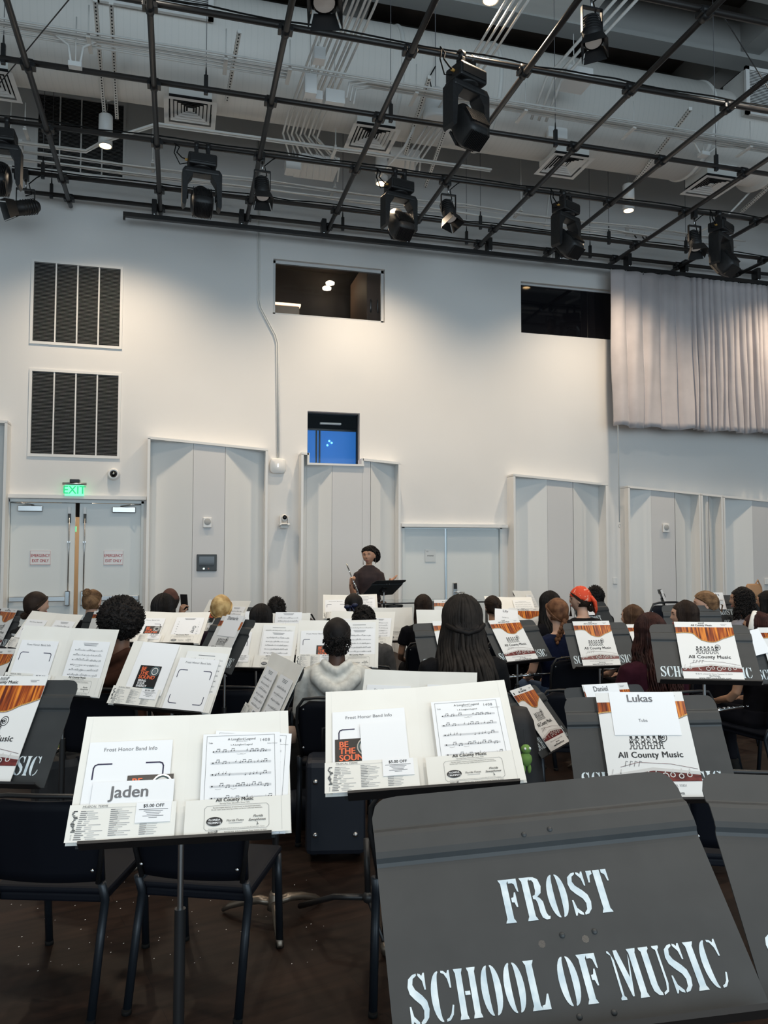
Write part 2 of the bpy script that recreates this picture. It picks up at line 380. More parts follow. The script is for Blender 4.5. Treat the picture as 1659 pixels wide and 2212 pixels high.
wall_grille(H_G1, 'square dark louvered air grille, upper of two above the double door')
wall_grille(H_G2, 'square dark louvered air grille, directly above the exit sign')
wall_grille(H_G0, 'dark louvered air grille high on the wall behind the lighting grid')
# --- acoustic panels
FD = .25; FY = WY-FD
def xf(px): return at_y(px, 1150, FY).x
def acoustic(lab, x0, x1, c, d, top, notch=None, side=(14, 9), open_right=False):
    # x0..x1: outer frame in the front plane, c..d: the flat middle board, top: function of X
    X0, X1, C, D = xf(x0), xf(x1), xf(c), xf(d)
    t = thing('acoustic_panel', lab, 'acoustic panel', ((X0+X1)/2, WY, 0), 0, 'tall white acoustic wall panels'); cx = (X0+X1)/2
    a, b_ = X0+.035, X1-.035; tf = lambda x: top(x)
    mb = MB()
    def slab(xa, xb, m=.035):
        za, zb = tf(xa), tf(xb)
        mb.add([(xa-cx, -FD, za-m), (xb-cx, -FD, zb-m), (xb-cx, 0, zb-m), (xa-cx, 0, za-m), (xa-cx, -FD, za), (xb-cx, -FD, zb), (xb-cx, 0, zb), (xa-cx, 0, za)],
               [(0,3,2,1),(4,5,6,7),(0,1,5,4),(1,2,6,5),(2,3,7,6),(3,0,4,7)], 'trim')
    if notch:
        nx0, nx1, nz = notch
        slab(X0, nx0); slab(nx1, X1)
        mb.box((nx0-cx-.02, -FD, nz-.03), (nx1-cx+.02, 0, nz), 'trim'); mb.box((nx0-cx-.02, -FD, nz), (nx0-cx+.012, 0, tf(nx0)), 'trim'); mb.box((nx1-cx-.02, -FD, nz), (nx1-cx+.012, 0, tf(nx1)), 'trim')
    else: slab(X0, X1)
    mb.box((X0-cx, -FD, 0), (a-cx, 0, tf(X0)-.03), 'trim'); mb.box((b_-cx, -FD, 0), (X1-cx, 0, tf(X1)-.03), 'trim')
    mb.build('frame', t)
    bk, fr = -.015, -FD+.03
    def top_at(x):
        z = tf(x)-.02
        if notch and notch[0] < x < notch[1]: z = min(z, notch[2]-.02)
        return z
    def face(xa, ya, xb, yb, m, nm):
        mb = MB(); cuts = [xa, xb]
        if notch: cuts += [q for n_ in notch[:2] for q in (n_-.001, n_+.001) if xa < q < xb]
        cuts = sorted(cuts)
        for p, q in zip(cuts[:-1], cuts[1:]):
            if q-p < .003: continue
            yp = ya+(yb-ya)*(p-xa)/(xb-xa); yq = ya+(yb-ya)*(q-xa)/(xb-xa)
            zp = top_at(p+.002); zq = top_at(q-.002)
            mb.add([(p-cx, yp, 0), (q-cx, yq, 0), (q-cx, yq, zq), (p-cx, yp, zp)], [(0,1,2,3)], m)
        mb.build(nm, t)
    face(a, bk, C-.004, fr, 'panel', 'angled_board'); face(C, fr+.004, D, fr+.004, 'panel_mid', 'flat_board'); face(D+.004, fr, b_, bk, 'panel', 'angled_board')
    return t
tp = [(316, 942), (577, 968), (650, 978), (865, 998), (1110, 1024), (1312, 1045), (1358, 1049.5), (1659, 1080)]
_a = at_y(316, 942, FY); _b = at_y(1659, 1080, FY)
topf = lambda x: _a.z+(_b.z-_a.z)*(x-_a.x)/(_b.x-_a.x)
acoustic('tall white folded acoustic panel with touch screen, right of the double door', 316, 577.5, 416, 485, topf)
q = rect(667, 985, 784, 1003, FY)
acoustic('white acoustic panel notched round the small window, behind the flute player', 650, 865.5, 718, 801, topf, (q[0], q[2], q[1]))
acoustic('white acoustic panel between the storage door and the hanging cord', 1110, 1314, 1185, 1240.5, topf)
acoustic('white acoustic panel with a small speaker, right of the hanging cord', 1358, 1515, 1410, 1461, topf)
acoustic('narrow white acoustic panel recess near the right edge', 1516, 1563, 1531, 1534, topf)
acoustic('white acoustic panel at the far right edge of the wall', 1564, 1790, 1629, 1690, topf)
acoustic('white acoustic panel left of the double door', -240, 10, -150, -70, lambda x: at_y(5, 908, FY).z)
# --- header ledges above the doors
for i, (x0, y0, x1, y1) in enumerate(((7, 1067, 316, 1074), (866, 1131, 1096, 1137))):
    r = rect(x0, y0, x1, y1, WY-.06); mb = MB(); zt = at_y(x0, y0, WY-.06).z
    mb.box((r[0], WY-.09, zt-.05), (r[2], WY, zt), 'trim'); struct(mb.build('trim_%d' % (i+1)))
# --- door sets
def door_frame(h, i):
    mb = MB(); f = .035
    mb.box((h[0], WY-.01, 0), (h[0]+f, WY+.1, h[3]), 'door'); mb.box((h[2]-f, WY-.01, 0), (h[2], WY+.1, h[3]), 'door'); mb.box((h[0], WY-.01, h[3]-f), (h[2], WY+.1, h[3]), 'door')
    struct(mb.build('trim_%d' % (i+3)))
door_frame(H_D1, 0); door_frame(H_D2, 1)
gapL = at_y(161.5, 1180, WY+.05).x; gapR = at_y(170.5, 1180, WY+.05).x
red = mat('red_sign_print', (.42, .02, .03), .5); acr = mat('white_acrylic_sign', (.80, .79, .79), .25)
def leaf(n, x0, x1, zt, closer=None, hinge=1):
    mb = MB(); mb.box((x0, WY+.04, .008), (x1, WY+.085, zt), 'door', .003); o = struct(mb.build('door_%d' % n)); return o
d1 = leaf(1, H_D1[0]+.038, gapL, H_D1[3]-.04); d2 = leaf(2, gapR, H_D1[2]-.038, H_D1[3]-.04)
for o, side in ((d1, -1), (d2, 1)):
    xe = gapL-.075 if side < 0 else gapR+.075; xo = (H_D1[0]+.05) if side < 0 else (H_D1[2]-.05); yd = WY+.04
    mb = MB(); zb = at_y(150, 1293, WY).z
    mb.box((min(xo, xe), yd-.075, zb-.035), (max(xo, xe), yd-.035, zb+.035), 'steel', .008); mb.box((xo-side*.06, yd-.04, zb-.03), (xo, yd, zb+.03), 'steel')
    mb.box((xe-.035, yd-.085, zb-.10), (xe+.035, yd, zb+.11), 'chrome', .012); mb.build('panic_bar', o)
    mb = MB(); zt = H_D1[3]-.1; mb.cyl((xe, yd-.03, zb+.1), (xe, yd-.03, zt), .009, 'steel', 8); mb.box((xe-.018, yd-.035, zt-.22), (xe+.018, yd, zt-.09), 'black'); mb.box((xe-.018, yd-.04, zt-.09), (xe+.018, yd, zt+.0), 'white')
    mb.box((xe-.02, yd-.035, zb+.78), (xe+.02, yd, zb+.80), 'steel'); mb.build('vertical_rod', o)
    cx = at_y(65 if side < 0 else 268, 1100, WY).x; zc = at_y(150, 1100, WY).z
    mb = MB(); mb.box((cx-.16, yd-.06, zc-.04), (cx+.16, yd, zc+.045), 'steel', .01)
    mb.tube([(cx-side*.05, yd-.04, zc+.05), (cx+side*.12, yd-.13, zc+.075), (cx+side*.25, yd-.01, zc+.09)][::1], .009, 'steel', 6); mb.build('door_closer', o)
for i, (x0, x1, w) in enumerate(((65, 109.5, 'left'), (224, 266, 'right'))):
    r = rect(x0, 1189, x1, 1220.5, WY+.035); t = thing('emergency_sign', 'white EMERGENCY EXIT ONLY sign on the %s leaf of the double door' % w, 'sign', ((r[0]+r[2])/2, WY+.034, r[1]), 0, 'emergency exit signs')
    w_ = (r[2]-r[0])/2; H = r[3]-r[1]
    mb = MB(); mb.box((-w_, -.004, 0), (w_, .003, H), acr, .002); mb.line([(-w_+.006, .006), (w_-.006, .006), (w_-.006, H-.006), (-w_+.006, H-.006), (-w_+.006, .006)], .0025, red, -.0048)
    mb.text('EMERGENCY', 0, H*.55, .060, red, -.005, bold=.018, sx=.72); mb.text('EXIT ONLY', 0, H*.2, .060, red, -.005, bold=.018, sx=.72); mb.build('sign_plate', t)
midX = at_y(966, 1200, WY).x
d3 = leaf(3, H_D2[0]+.038, midX-.012, H_D2[3]-.04); d4 = leaf(4, midX+.012, H_D2[2]-.038, H_D2[3]-.04)
mb = MB(); mb.box((midX-.03, WY+.03, .01), (midX-.012, WY+.045, H_D2[3]-.04), 'steel'); mb.build('astragal', d3)
p = at_y(982, 1272, WY+.04); mb = MB(); mb.box((p.x-.035, WY+.005, p.z-.12), (p.x+.035, WY+.04, p.z+.10), 'steel', .012); mb.box((p.x-.028, WY-.002, p.z+.0), (p.x+.028, WY+.01, p.z+.09), 'black', .008)
mb.tube([(p.x, WY+.02, p.z-.05), (p.x, WY-.03, p.z-.05), (p.x+.03, WY-.035, p.z-.05), (p.x+.14, WY-.035, p.z-.055)], .010, 'chrome', 8); mb.build('handle', d4)
r = rect(918, 1187, 941, 1214, WY+.035); t = thing('storage_sign', 'small clear STORAGE sign on the left storage door', 'sign', ((r[0]+r[2])/2, WY+.034, r[1]))
w_ = (r[2]-r[0])/2; H = r[3]-r[1]; mb = MB(); mb.box((-w_, -.004, 0), (w_, .003, H), mat('frosted_acrylic', (.62, .64, .64), .2), .002)
mb.text('STORAGE', 0, H*.45, .028, 'ink', -.0045, bold=.02, sx=.85); mb.text('153', -w_*.6, H*.8, .024, 'ink', -.0045, 'CENTER'); mb.build('sign_plate', t)
# corridor seen through the gap between the leaves
cw = mat('corridor_warm_wall', (.62, .52, .40), .6); mb = MB(); X0, X1 = gapL-1.0, gapR+.9; Y0, Y1 = WY+.23, WY+3.1
mb.add([(X0,Y0,0),(X1,Y0,0),(X1,Y1,0),(X0,Y1,0),(X0,Y0,2.5),(X1,Y0,2.5),(X1,Y1,2.5),(X0,Y1,2.5)], [(4,7,6,5),(2,3,7,6),(1,2,6,5),(0,4,7,3)], cw)
struct(mb.build('wall_corridor')); 
l = bpy.data.lights.new('corridor_lamp', 'POINT'); l.energy = 26; l.color = (1, .82, .62); l.shadow_soft_size = .1; lo = bpy.data.objects.new('corridor_lamp', l); COL.objects.link(lo); lo.location = (gapL, WY+1.6, 2.1)
mb = MB(); p = at_y(169, 1143, WY+1.2); mb.box((p.x-.16, p.y, p.z-.04), (p.x-.03, p.y+.03, p.z+.04), mat('green_glow', (.1, .8, .3), .5, emit=(.05, .8, .25), es=2)); tag(mb.build('corridor_exit_sign'), 'tiny green sign in the corridor, seen through the door gap', 'sign')
q = at_y(166, 1117, WY+.3); mb = MB(); mb.box((q.x-.2, WY+.26, q.z), (q.x+.2, WY+.32, H_D1[3]), dk); mb.build('header', bpy.data.objects['wall_corridor'])  # black box added to darken the corridor top behind the door gap
# --- exit sign
r = rect(140, 1046.5, 181.5, 1071.5, WY-.1); t = thing('exit_sign', 'glowing green EXIT sign over the double door', 'exit sign', ((r[0]+r[2])/2, WY-.1, r[1]))
w_ = (r[2]-r[0])/2; H = r[3]-r[1]; eg = mat('edge_lit_green_acrylic', (.25, .8, .5), .2, emit=(.12, .92, .42), es=.85); ew = mat('lit_exit_letters', (.02, .4, .15), .4, emit=(.0, .50, .16), es=.9)
mb = MB(); mb.box((-w_, -.004, 0), (w_, .004, H), eg, .002); mb.text('EXIT', 0, H*.2, .155, ew, -.006, bold=.012, sx=.95); mb.build('lit_panel', t)
mb = MB(); mb.cyl((-w_-.03, 0, H+.012), (w_+.03, 0, H+.012), .02, 'steel', 12); mb.box((-w_*.5, -.02, H+.03), (w_*.5, .1, H+.075), 'black', .006); mb.build('housing', t)
# --- things on the wall
def small(nm, lab, cat, px, py, Y=WY, grp=None):
    p = at_y(px, py, Y); return thing(nm, lab, cat, (p.x, Y, p.z), 0, grp)
t = small('dome_camera', 'round white dome camera with black eye above the double door', 'camera', 246, 1025)
mb = MB(); mb.lathe([(.085, 0), (.085, .05), (.075, .085), (.05, .09), (.048, .07)], (0, 0, 0), 'white', 28, (0, -1, 0)); mb.build('housing', t)
mb = MB(); mb.ball((0, -.062, 0), .05, mat('glossy_black_lens', (.005, .005, .006), .06), 20, 12); mb.ball((.003, -.108, .004), .014, 'chrome', 10, 6); mb.build('lens_dome', t)
t = small('wireless_access_point', 'white rounded wireless box at the foot of the long wall conduit', 'access point', 599.5, 1007)
mb = MB(); mb.loft([((0,0,-.03),.09,.085,.5),((0,0,-.02),.115,.108,.5),((0,0,.02),.122,.116,.5),((0,0,.035),.11,.10,.5)], 'white', 32); o = mb.build('housing', t); o.rotation_euler = (PI/2, 0, 0); o.location = (0, -.035, 0)
mb = MB(); mb.box((-.004, -.075, -.02), (.004, -.069, .03), mat('white_status_light', (1, 1, 1), .5, emit=(1, 1, 1), es=2)); mb.build('status_light', t)
t = small('ptz_camera', 'white pan tilt camera on a wall shelf left of the flute player', 'camera', 614, 1136, WY-.12)
mb = MB(); mb.box((-.075, -.07, .0), (.08, .12, .035), 'white', .012); mb.box((-.05, -.073, .012), (.04, -.068, .022), 'black'); mb.box((-.06, -.05, -.03), (.06, .12, -.004), 'white', .01); mb.build('base', t)
mb = MB(); mb.box((-.068, -.05, .035), (-.048, .05, .15), 'white', .008); mb.box((.048, -.05, .035), (.068, .05, .15), 'white', .008); mb.build('yoke', t)
mb = MB(); mb.ball((0, 0, .115), (.05, .07, .062), 'white', 20, 12); mb.build('head', t)
mb = MB(); mb.lathe([(0, .0), (.03, 0), (.034, -.02)], (0, -.075, .125), mat('camera_lens_glass', (.004, .004, .005), .05), 20, (0, -1, 0)); mb.build('lens', t)
for (px, py, lab) in ((448, 1129, 'small square white wall speaker above the black touch screen'), (1437.5, 1141, 'small square white wall speaker on the panel right of the hanging cord')):
    t = small('wall_speaker', lab, 'speaker', px, py, FY+.03, 'small white wall speakers')
    mb = MB(); mb.box((-.062, -.03, -.075), (.062, 0, .075), 'white', .012); mb.build('housing', t)
    mb = MB(); mb.lathe([(0, .004), (.04, .004), (.048, 0)], (0, -.032, .012), mat('grey_speaker_mesh', (.45, .45, .44), .6), 24, (0, -1, 0)); mb.build('speaker_mesh', t)
t = small('touch_panel', 'black wall touch screen controller on the left acoustic panel', 'control panel', 446.5, 1215.5, FY+.03)
mb = MB(); mb.box((-.14, -.02, -.12), (.14, 0, .12), mat('dark_grey_control_panel', (.03, .035, .037), .4), .006); mb.build('body', t)
mb = MB(); mb.box((-.105, -.023, -.05), (.105, -.019, .088), mat('touch_screen_glass', (.004, .005, .006), .06)); mb.build('screen', t)
for k, m_ in ((-.04, mat('white_led', (1, 1, 1), .5, emit=(.8, 1, .9), es=3)), (.025, mat('dull_button', (.3, .15, .12), .5))):
    mb = MB(); mb.box((k-.01, -.023, -.095), (k+.01, -.019, -.075), m_); mb.build('button', t)
mb = MB(); pts = [(557, 300), (557, 648), (560, 664), (592, 724), (597, 742), (598.5, 990)]
for dx in (0, .028): mb.tube([at_y(a, b_, WY-.012)+V((dx, 0, 0)) for a, b_ in pts], .0105, 'conduit', 8)
tag(mb.build('wall_conduit'), 'long thin white conduit pair running down the white wall', 'conduit')
t = thing('hanging_cord', 'thin white cord with an end ring hanging right of the storage door', 'cord')
mb = MB(); a = at_y(1335, 900, 11.235); a.z = at_y(266, 463, 11.2).z; b_ = at_y(1338, 1128, 11.235); mb.cyl(a, b_, .009, 'conduit', 8); mb.build('cord', t)
mb = MB(); c = at_y(1338.5, 1136, 11.235); mb.tube([c+V((.017*math.sin(k*PI/6), 0, .03*math.cos(k*PI/6))) for k in range(13)], .005, 'steel', 6); mb.build('ring', t)
for (px, py, lab) in ((1328, 1255, 'white thermostat box on the wall strip under the hanging cord'), (1655, 1256, 'white wall plate at the far right edge')):
    t = small('wall_plate', lab, 'wall plate', px, py, WY if px < 1400 else FY+.03); mb = MB(); mb.box((-.04, -.02, -.05), (.04, 0, .055), 'white', .005); mb.build('plate', t)
    mb = MB(); mb.box((-.035, -.022, -.053), (.035, -.016, -.049), 'grey_ink'); mb.build('slot', t)
# ================================================================ ceiling: beams, duct, diffusers, conduit
for i, (y0, y1, z0, z1) in enumerate(((9.0, 9.3, 8.60, 9.02), (7.75, 8.05, 8.62, 9.1), (10.6, 10.9, 8.6, 9.05), (6.3, 6.6, 8.62, 9.1), (4.4, 4.7, 8.62, 9.1))):
    mb = MB(); mb.box((XL, y0, z0), (XR, y1, z0+.07), 'beam'); mb.box((XL, (y0+y1)/2-.05, z0+.07), (XR, (y0+y1)/2+.05, ZT), 'beam')
    struct(mb.build('trim_ceiling_beam_%d' % (i+1)))
for i, x in enumerate((2.2, 7.9, -1.8)):
    mb = MB(); mb.box((x-.16, 3, 8.75), (x+.16, WY, ZT), 'beam'); struct(mb.build('trim_cross_beam_%d' % (i+1)))
mb = MB(); mb.box((3.1, 5.9, 8.62), (5.2, 9.0, 8.68), 'ceilw'); struct(mb.build('trim_ceiling_soffit'))
DY, DZ, DR = 9.5, 7.68, .66
t = thing('air_duct', 'huge round white air duct running across the ceiling', 'duct', (0, DY, DZ))
mb = MB(); mb.cyl((XL+.01, 0, 0), (7.15, 0, 0), DR, 'duct', 64); mb.build('duct_run', t)
mb = MB(); mb.cyl((7.15, 0, 0), (14.9, 0, -.0), DR-.06, 'duct', 64); mb.build('duct_run', t)
for x in (-3.4, 2.6, 3.9, 7.12, 8.4):
    mb = MB(); mb.tube([(x-.03, 0, 0), (x, 0, 0), (x+.03, 0, 0)], [DR+.005, DR+.018, DR+.005], 'ceilw', 64); mb.build('duct_flange', t)
# side grille boxes on the duct
for k, (x0, x1, lab) in enumerate(((-.95, .28, 'beige duct box with a white louver face, at the top left'), (7.55, 8.9, 'white duct box with a louver face, below the ceiling at the right edge'))):
    t = thing('duct_grille_box', lab, 'air grille', ((x0+x1)/2, 8.75, 7.66), 0, 'grille boxes on the round duct'); w = (x1-x0)/2
    mb = MB(); mb.box((-w, .02, -.02), (w, .5, .62), 'ceilw'); mb.box((-w-.03, 0, -.05), (w+.03, .04, .0), 'trim'); mb.box((-w-.03, 0, .58), (w+.03, .04, .63), 'trim')
    mb.box((-w-.03, 0, -.05), (-w+.03, .04, .63), 'trim'); mb.box((w-.03, 0, -.05), (w+.03, .04, .63), 'trim'); mb.box((-.012, 0, 0), (.012, .04, .6), 'trim'); mb.build('box', t)
    mb = MB()
    for j in range(26): mb.box((-w+.03, .012, .012+.022*j), (w-.03, .02, .021+.022*j), 'trim')
    mb.box((-w+.03, .02, 0), (w-.03, .024, .59), dk); mb.build('louvers', t)
# square diffusers
for i, (px, py) in enumerate(((411, 243), (804, 299), (1224, 354), (1546, 398), (1780, 425), (-20, 195))):
    p = at_z(px, py, 6.9); who = ['left of the ceiling, above the leftmost hanging moving head', 'in the middle of the ceiling, left of the white pendant speaker', 'right of the middle, next to the grey junction plate', 'at the right, above the small white pendant lamp', 'beyond the right edge', 'at the left edge'][i]
    t = thing('ceiling_diffuser', 'square louvered ceiling diffuser ' + who, 'air diffuser', (p.x, 9.5, 6.9), 0, 'square louvered ceiling diffusers')
    mb = MB()
    for j, (s, z) in enumerate(((.31, 0), (.235, .012), (.19, .02), (.145, .028), (.10, .036), (.06, .044))):
        i2 = s-(.055 if j == 0 else .034)
        z1 = z+(.0 if j == 0 else .022)
        o4 = [(-s,-s,z),(s,-s,z),(s,s,z),(-s,s,z)]; q4 = [(-i2,-i2,z1),(i2,-i2,z1),(i2,i2,z1),(-i2,i2,z1)]
        mb.add(o4+q4, [(k, (k+1) % 4, 4+(k+1) % 4, 4+k) for k in range(4)], 'trim')
    mb.box((-.03, -.03, .04), (.03, .03, .05), 'trim'); mb.build('louver_face', t)
    mb = MB(); mb.box((-.25, -.25, .07), (.25, .25, .25), 'ceilw'); mb.box((-.25, -.25, .05), (.25, .25, .069), dk); mb.build('plenum_box', t)
    mb = MB(); mb.cyl((0, 0, .25), (0, -.02, .72), .2, 'ceilw', 28); mb.build('neck', t)
# conduits
def run(nm, lab, pts, r=.013, n=6, m='conduit', cat='conduit', grp=None):
    mb = MB(); mb.tube(pts, r, m, n); return tag(mb.build(nm), lab, cat, grp)
def bent(p, q, r, k=5):
    return [p, q, r]
rnd = random.Random(4)
ORD = ['first', 'second', 'third', 'fourth', 'fifth', 'sixth', 'seventh', 'eighth', 'ninth', 'tenth', 'eleventh', 'twelfth']
for k in range(5):
    z = 6.78+.0*k; y = 8.06+.058*k; xe = 1.12 if k > 1 else 12
    run('ceiling_conduit', ORD[k]+' white conduit from the top in the flat bundle under the round duct', [(XL+.01, y, z)]+[(x*1.5-3, y+rnd.uniform(-.006, .006), z+rnd.uniform(-.006, .006)) for x in range(3)]+[(xe, y, z)], .0125, grp='conduits of the long bundle below the duct')
for k in range(3):
    run('ceiling_conduit', ORD[k]+' white conduit from the top in the bundle continuing right of the central cluster', [(1.75+.05*k, 8.20+.05*k, 6.60), (1.78+.05*k, 8.20+.05*k, 6.78), (1.95+.05*k, 8.20+.05*k, 6.83), (12, 8.22+.05*k, 6.80)], .0135, grp='conduits of the long bundle below the duct')
for k in range(2):
    run('ceiling_conduit', ('upper', 'lower')[1-k]+' white conduit of the pair passing under the leftmost diffuser', [(-3, 10.2+.05*k, 6.62), (-1.2, 10.2+.05*k, 6.62), (-.95, 9.95+.05*k, 6.66), (-.32, 9.65+.05*k, 6.8), (4.1, 9.65+.05*k, 6.8)], .015, grp='conduit pair under the diffusers')
for k in range(7):
    y = 10.55+.055*k; ph = rnd.uniform(0, 6)
    run('ceiling_cable', ORD[k]+' sagging white cable of the bundle along the wall top, counted toward the wall', [(-4+x*.5, y+.02*math.sin(x*.9+ph), 6.70+.02*(k % 3)-.03*abs(math.sin(x*.55+ph*.2))-.01*k) for x in range(27)], .011, grp='sagging cables along the wall top', cat='cable')
for k in range(9):
    x = 1.24+.055*k; zt = 6.92+.03*(k % 2); dx = .12*(k-4)
    run('ceiling_conduit', ORD[k]+' white conduit from the left in the bundle running away overhead', [(x+.25, 4.0, zt), (x+.12, 7.2, zt), (x, 9.2, zt), (x-.02, 9.6, zt-.05), (x+.12+.03*k, 10.0, zt-.12), (x+.12+.03*k, 10.15, 6.6)], .013, grp='overhead conduits running away in the middle')
for k in range(4):
    x = 3.05+.07*k
    run('ceiling_conduit', ORD[k]+' from the left of four white conduits beside the bronze lit moving head', [(x+.02, 6.2, 7.0), (x, 7.5, 6.98), (x-.12, 9.85, 6.9), (x-.12, 9.95, 6.7)], .013, grp='four conduits beside the bronze lit moving head')
for k in range(3):
    run('ceiling_conduit', ORD[k]+' from the left of three high white conduits at the right', [(4.6+.12*k, 4.4, 7.45), (4.25+.1*k, 8.3, 7.3), (4.2+.1*k, 8.62, 6.95)], .018, grp='high conduits right of the middle')
run('ceiling_conduit', 'white conduit bending down the wall beside the small box at upper right', [(6.2, 11.3, 6.72), (5.9, 11.35, 6.70), (5.88, 11.4, 6.3)], .014)
for w_, a, b_ in (('near the middle diffuser', (2.55, 9.9), (3.0, 8.9)), ('left of the small right pendant lamp', (5.5, 10.9), (5.62, 10.9)), ('at the far right', (7.9, 10.6), (8.6, 9.6))):
    run('ceiling_conduit', 'slanting white conduit behind the grid, '+w_, [(a[0], a[1], 6.6), ((a[0]+b_[0])/2, (a[1]+b_[1])/2, 6.8), (b_[0], b_[1], 7.3)], .016, grp='slanting conduits behind the grid')
# cross struts carrying the conduits, perforated channel
def strut(lab, p, q, grp):
    t = MB(); p = V(p); q = V(q); d = (q-p); L = d.length; d.normalize(); s = V((0, 0, 1)).cross(d).normalized(); u = V((0, 0, 1))
    w = .021
    vs = [p-s*w, p+s*w, p+s*w+u*.04, p-s*w+u*.04, q-s*w, q+s*w, q+s*w+u*.04, q-s*w+u*.04]
    t.add(vs, [(0,1,2,3),(4,7,6,5),(0,4,5,1),(1,5,6,2),(2,6,7,3),(3,7,4,0)], 'conduit')
    n_ = int(L/.055)
    for k in range(n_):
        c = p+d*((k+.5)*L/n_)-u*.0015
        t.add([c-s*.007-d*.013, c+s*.007-d*.013, c+s*.007+d*.013, c-s*.007+d*.013], [(0,1,2,3)], dk)
        for sg in (-1, 1):
            c2 = p+d*((k+.5)*L/n_)+s*sg*(w+.001)+u*.02
            t.add([c2-u*.007-d*.013, c2+u*.007-d*.013, c2+u*.007+d*.013, c2-u*.007+d*.013], [(0,1,2,3)], dk)
    return tag(t.build('perforated_strut'), lab, 'strut channel', grp)
G = 'perforated channels hanging under the duct'
for lab, x0, ya, x1, yb, z in (('perforated channel above the leftmost pendant lamp', -.87, 7.9, -.97, 10.1, 7.0), ('second perforated channel beside the leftmost pendant lamp', -.72, 7.9, -.82, 10.05, 7.0),
    ('perforated channel right of the leftmost square diffuser', .55, 8.0, .5, 9.3, 7.0), ('perforated channel behind the middle square diffuser', 2.72, 8.2, 2.95, 10.0, 6.98),
    ('perforated channel crossing behind the bronze lit moving head', 3.15, 8.6, 3.45, 10.6, 6.9), ('perforated channel above the small pendant lamp at right', 6.05, 8.0, 6.55, 10.2, 7.0),
    ('perforated channel pair at the far right of the duct', 8.2, 8.2, 8.7, 10.3, 7.0), ('short perforated channel at the left edge', -2.3, 8.4, -2.1, 9.6, 6.98)): strut(lab, (x0, ya, z), (x1, yb, z), G)
for k, (x, y) in enumerate(((-.95, 8.22), (.42, 8.22), (1.1, 8.22), (2.55, 8.27), (3.9, 8.27), (5.35, 8.27), (7.05, 8.27), (1.9, 9.7), (-1.9, 10.25), (-.4, 10.7), (2.1, 10.75), (5.0, 10.75))):
    t = thing('conduit_hanger', ('threaded rod hanger under the duct, '+ORD[k]+' from the left' if k < 7 else 'threaded rod hanger near the wall, '+ORD[{7: 2, 8: 0, 9: 1, 10: 3, 11: 4}[k]]+' of five from the left'), 'hanger', (x, y, 6.74), 0, 'threaded rod hangers on the conduit bundles')
    mb = MB(); mb.box((-.022, -.14, 0), (.022, .14, .02), 'conduit', .003); mb.build('cross_bar', t)
    mb = MB(); mb.cyl((0, -.12, .0), (0, -.12, 1.1 if y > 10.5 else .35), .006, 'conduit', 6); mb.cyl((0, -.12, .03), (0, -.12, .06), .016, 'conduit', 6); mb.build('rod', t)
# junction boxes
def jbox(lab, px, py, Y, w, h, d, m='white', nm='junction_box'):
    p = at_y(px, py, Y); t = thing(nm, lab, 'junction box', (p.x, Y, p.z), 0, 'white junction boxes under the ceiling')
    mb = MB(); mb.box((-w/2, -d/2, -h/2), (w/2, d/2, h/2), m, .004); bx_ = mb.build('box', t)
    mb = MB(); mb.box((-w/2+.008, -d/2-.004, -h/2+.008), (w/2-.008, -d/2, h/2-.008), m, .002); mb.build('cover', bx_)
    mb = MB(); mb.cyl((0, 0, h/2), (0, 0, h/2+.5), .006, 'conduit', 6); mb.build('rod', t); return t
for a in (('small white junction box under two bent conduits at upper left', 163, 144, 8.2, .13, .05, .12), ('white junction box at the top of the central conduit cluster', 689, 121, 7.6, .12, .13, .12), ('tall white junction box in the central conduit cluster', 670, 186, 8.1, .13, .22, .12),
          ('small white junction box low in the central conduit cluster', 683, 210, 8.3, .13, .10, .12), ('widest white junction box of the central conduit cluster', 722, 214, 8.3, .22, .15, .14),
          ('large flat white box below the central conduits', 683, 362, 10.2, .56, .10, .5), ('white equipment box behind the middle pendant lamp', 868, 344, 10.1, .42, .14, .35),
          ('small white box left of the large flat box', 632, 360, 10.1, .20, .16, .2), ('white slotted plate above the third square diffuser', 1203, 284, 9.1, .28, .2, .06),
          ('dark bottomed white box beside the par can at upper right', 1240, 172, 8.3, .36, .16, .3), ('small white junction box above the fourth square diffuser', 1520, 334, 8.4, .12, .05, .10),
          ('small white box under the conduits left of the leftmost pendant lamp', 22, 312, 10.4, .3, .12, .1)): jbox(*a)
for (bx, by, zt) in ((-.0, 0, 0),):
    for s in (-1, 1):
        p = at_y(163, 144, 8.2)
        run('ceiling_conduit', ('left' if s < 0 else 'right')+' white conduit curving down into the small box at upper left', [(p.x+s*.75, 8.2, 6.80), (p.x+s*.20, 8.2, 6.79), (p.x+s*.07, 8.2, 6.70), (p.x+s*.04, 8.2, p.z)], .014, grp='curved conduit drops at upper left')
        p = at_y(1520, 334, 8.4)
        run('ceiling_conduit', ('left' if s < 0 else 'right')+' white conduit curving down into the small box at upper right', [(p.x+s*.6, 8.3, 6.83), (p.x+s*.18, 8.35, 6.82), (p.x+s*.05, 8.4, 6.72), (p.x+s*.035, 8.4, p.z)], .014, grp='curved conduit drops at upper right')
p = at_y(1384, 500, 11.5); t = thing('amplifier_box', 'white box with dark plugs under it on the wall behind the grid', 'wall box', (p.x, WY, p.z))
mb = MB(); mb.box((-.24, -.12, -.07), (.24, 0, .1), 'white', .004)
for k in range(4):
    for j in range(2): mb.box((-.18+.12*k, -.1225, -.03+.08*j), (-.172+.12*k, -.1195, -.022+.08*j), 'ink')
mb.build('box', t)
for k in (-.12, .03, .10):
    mb = MB(); mb.tube([(k, -.1, -.07), (k+.01, -.1, -.10), (k+.03, -.11, -.13)], .012, 'black', 6); mb.build('plug', t)
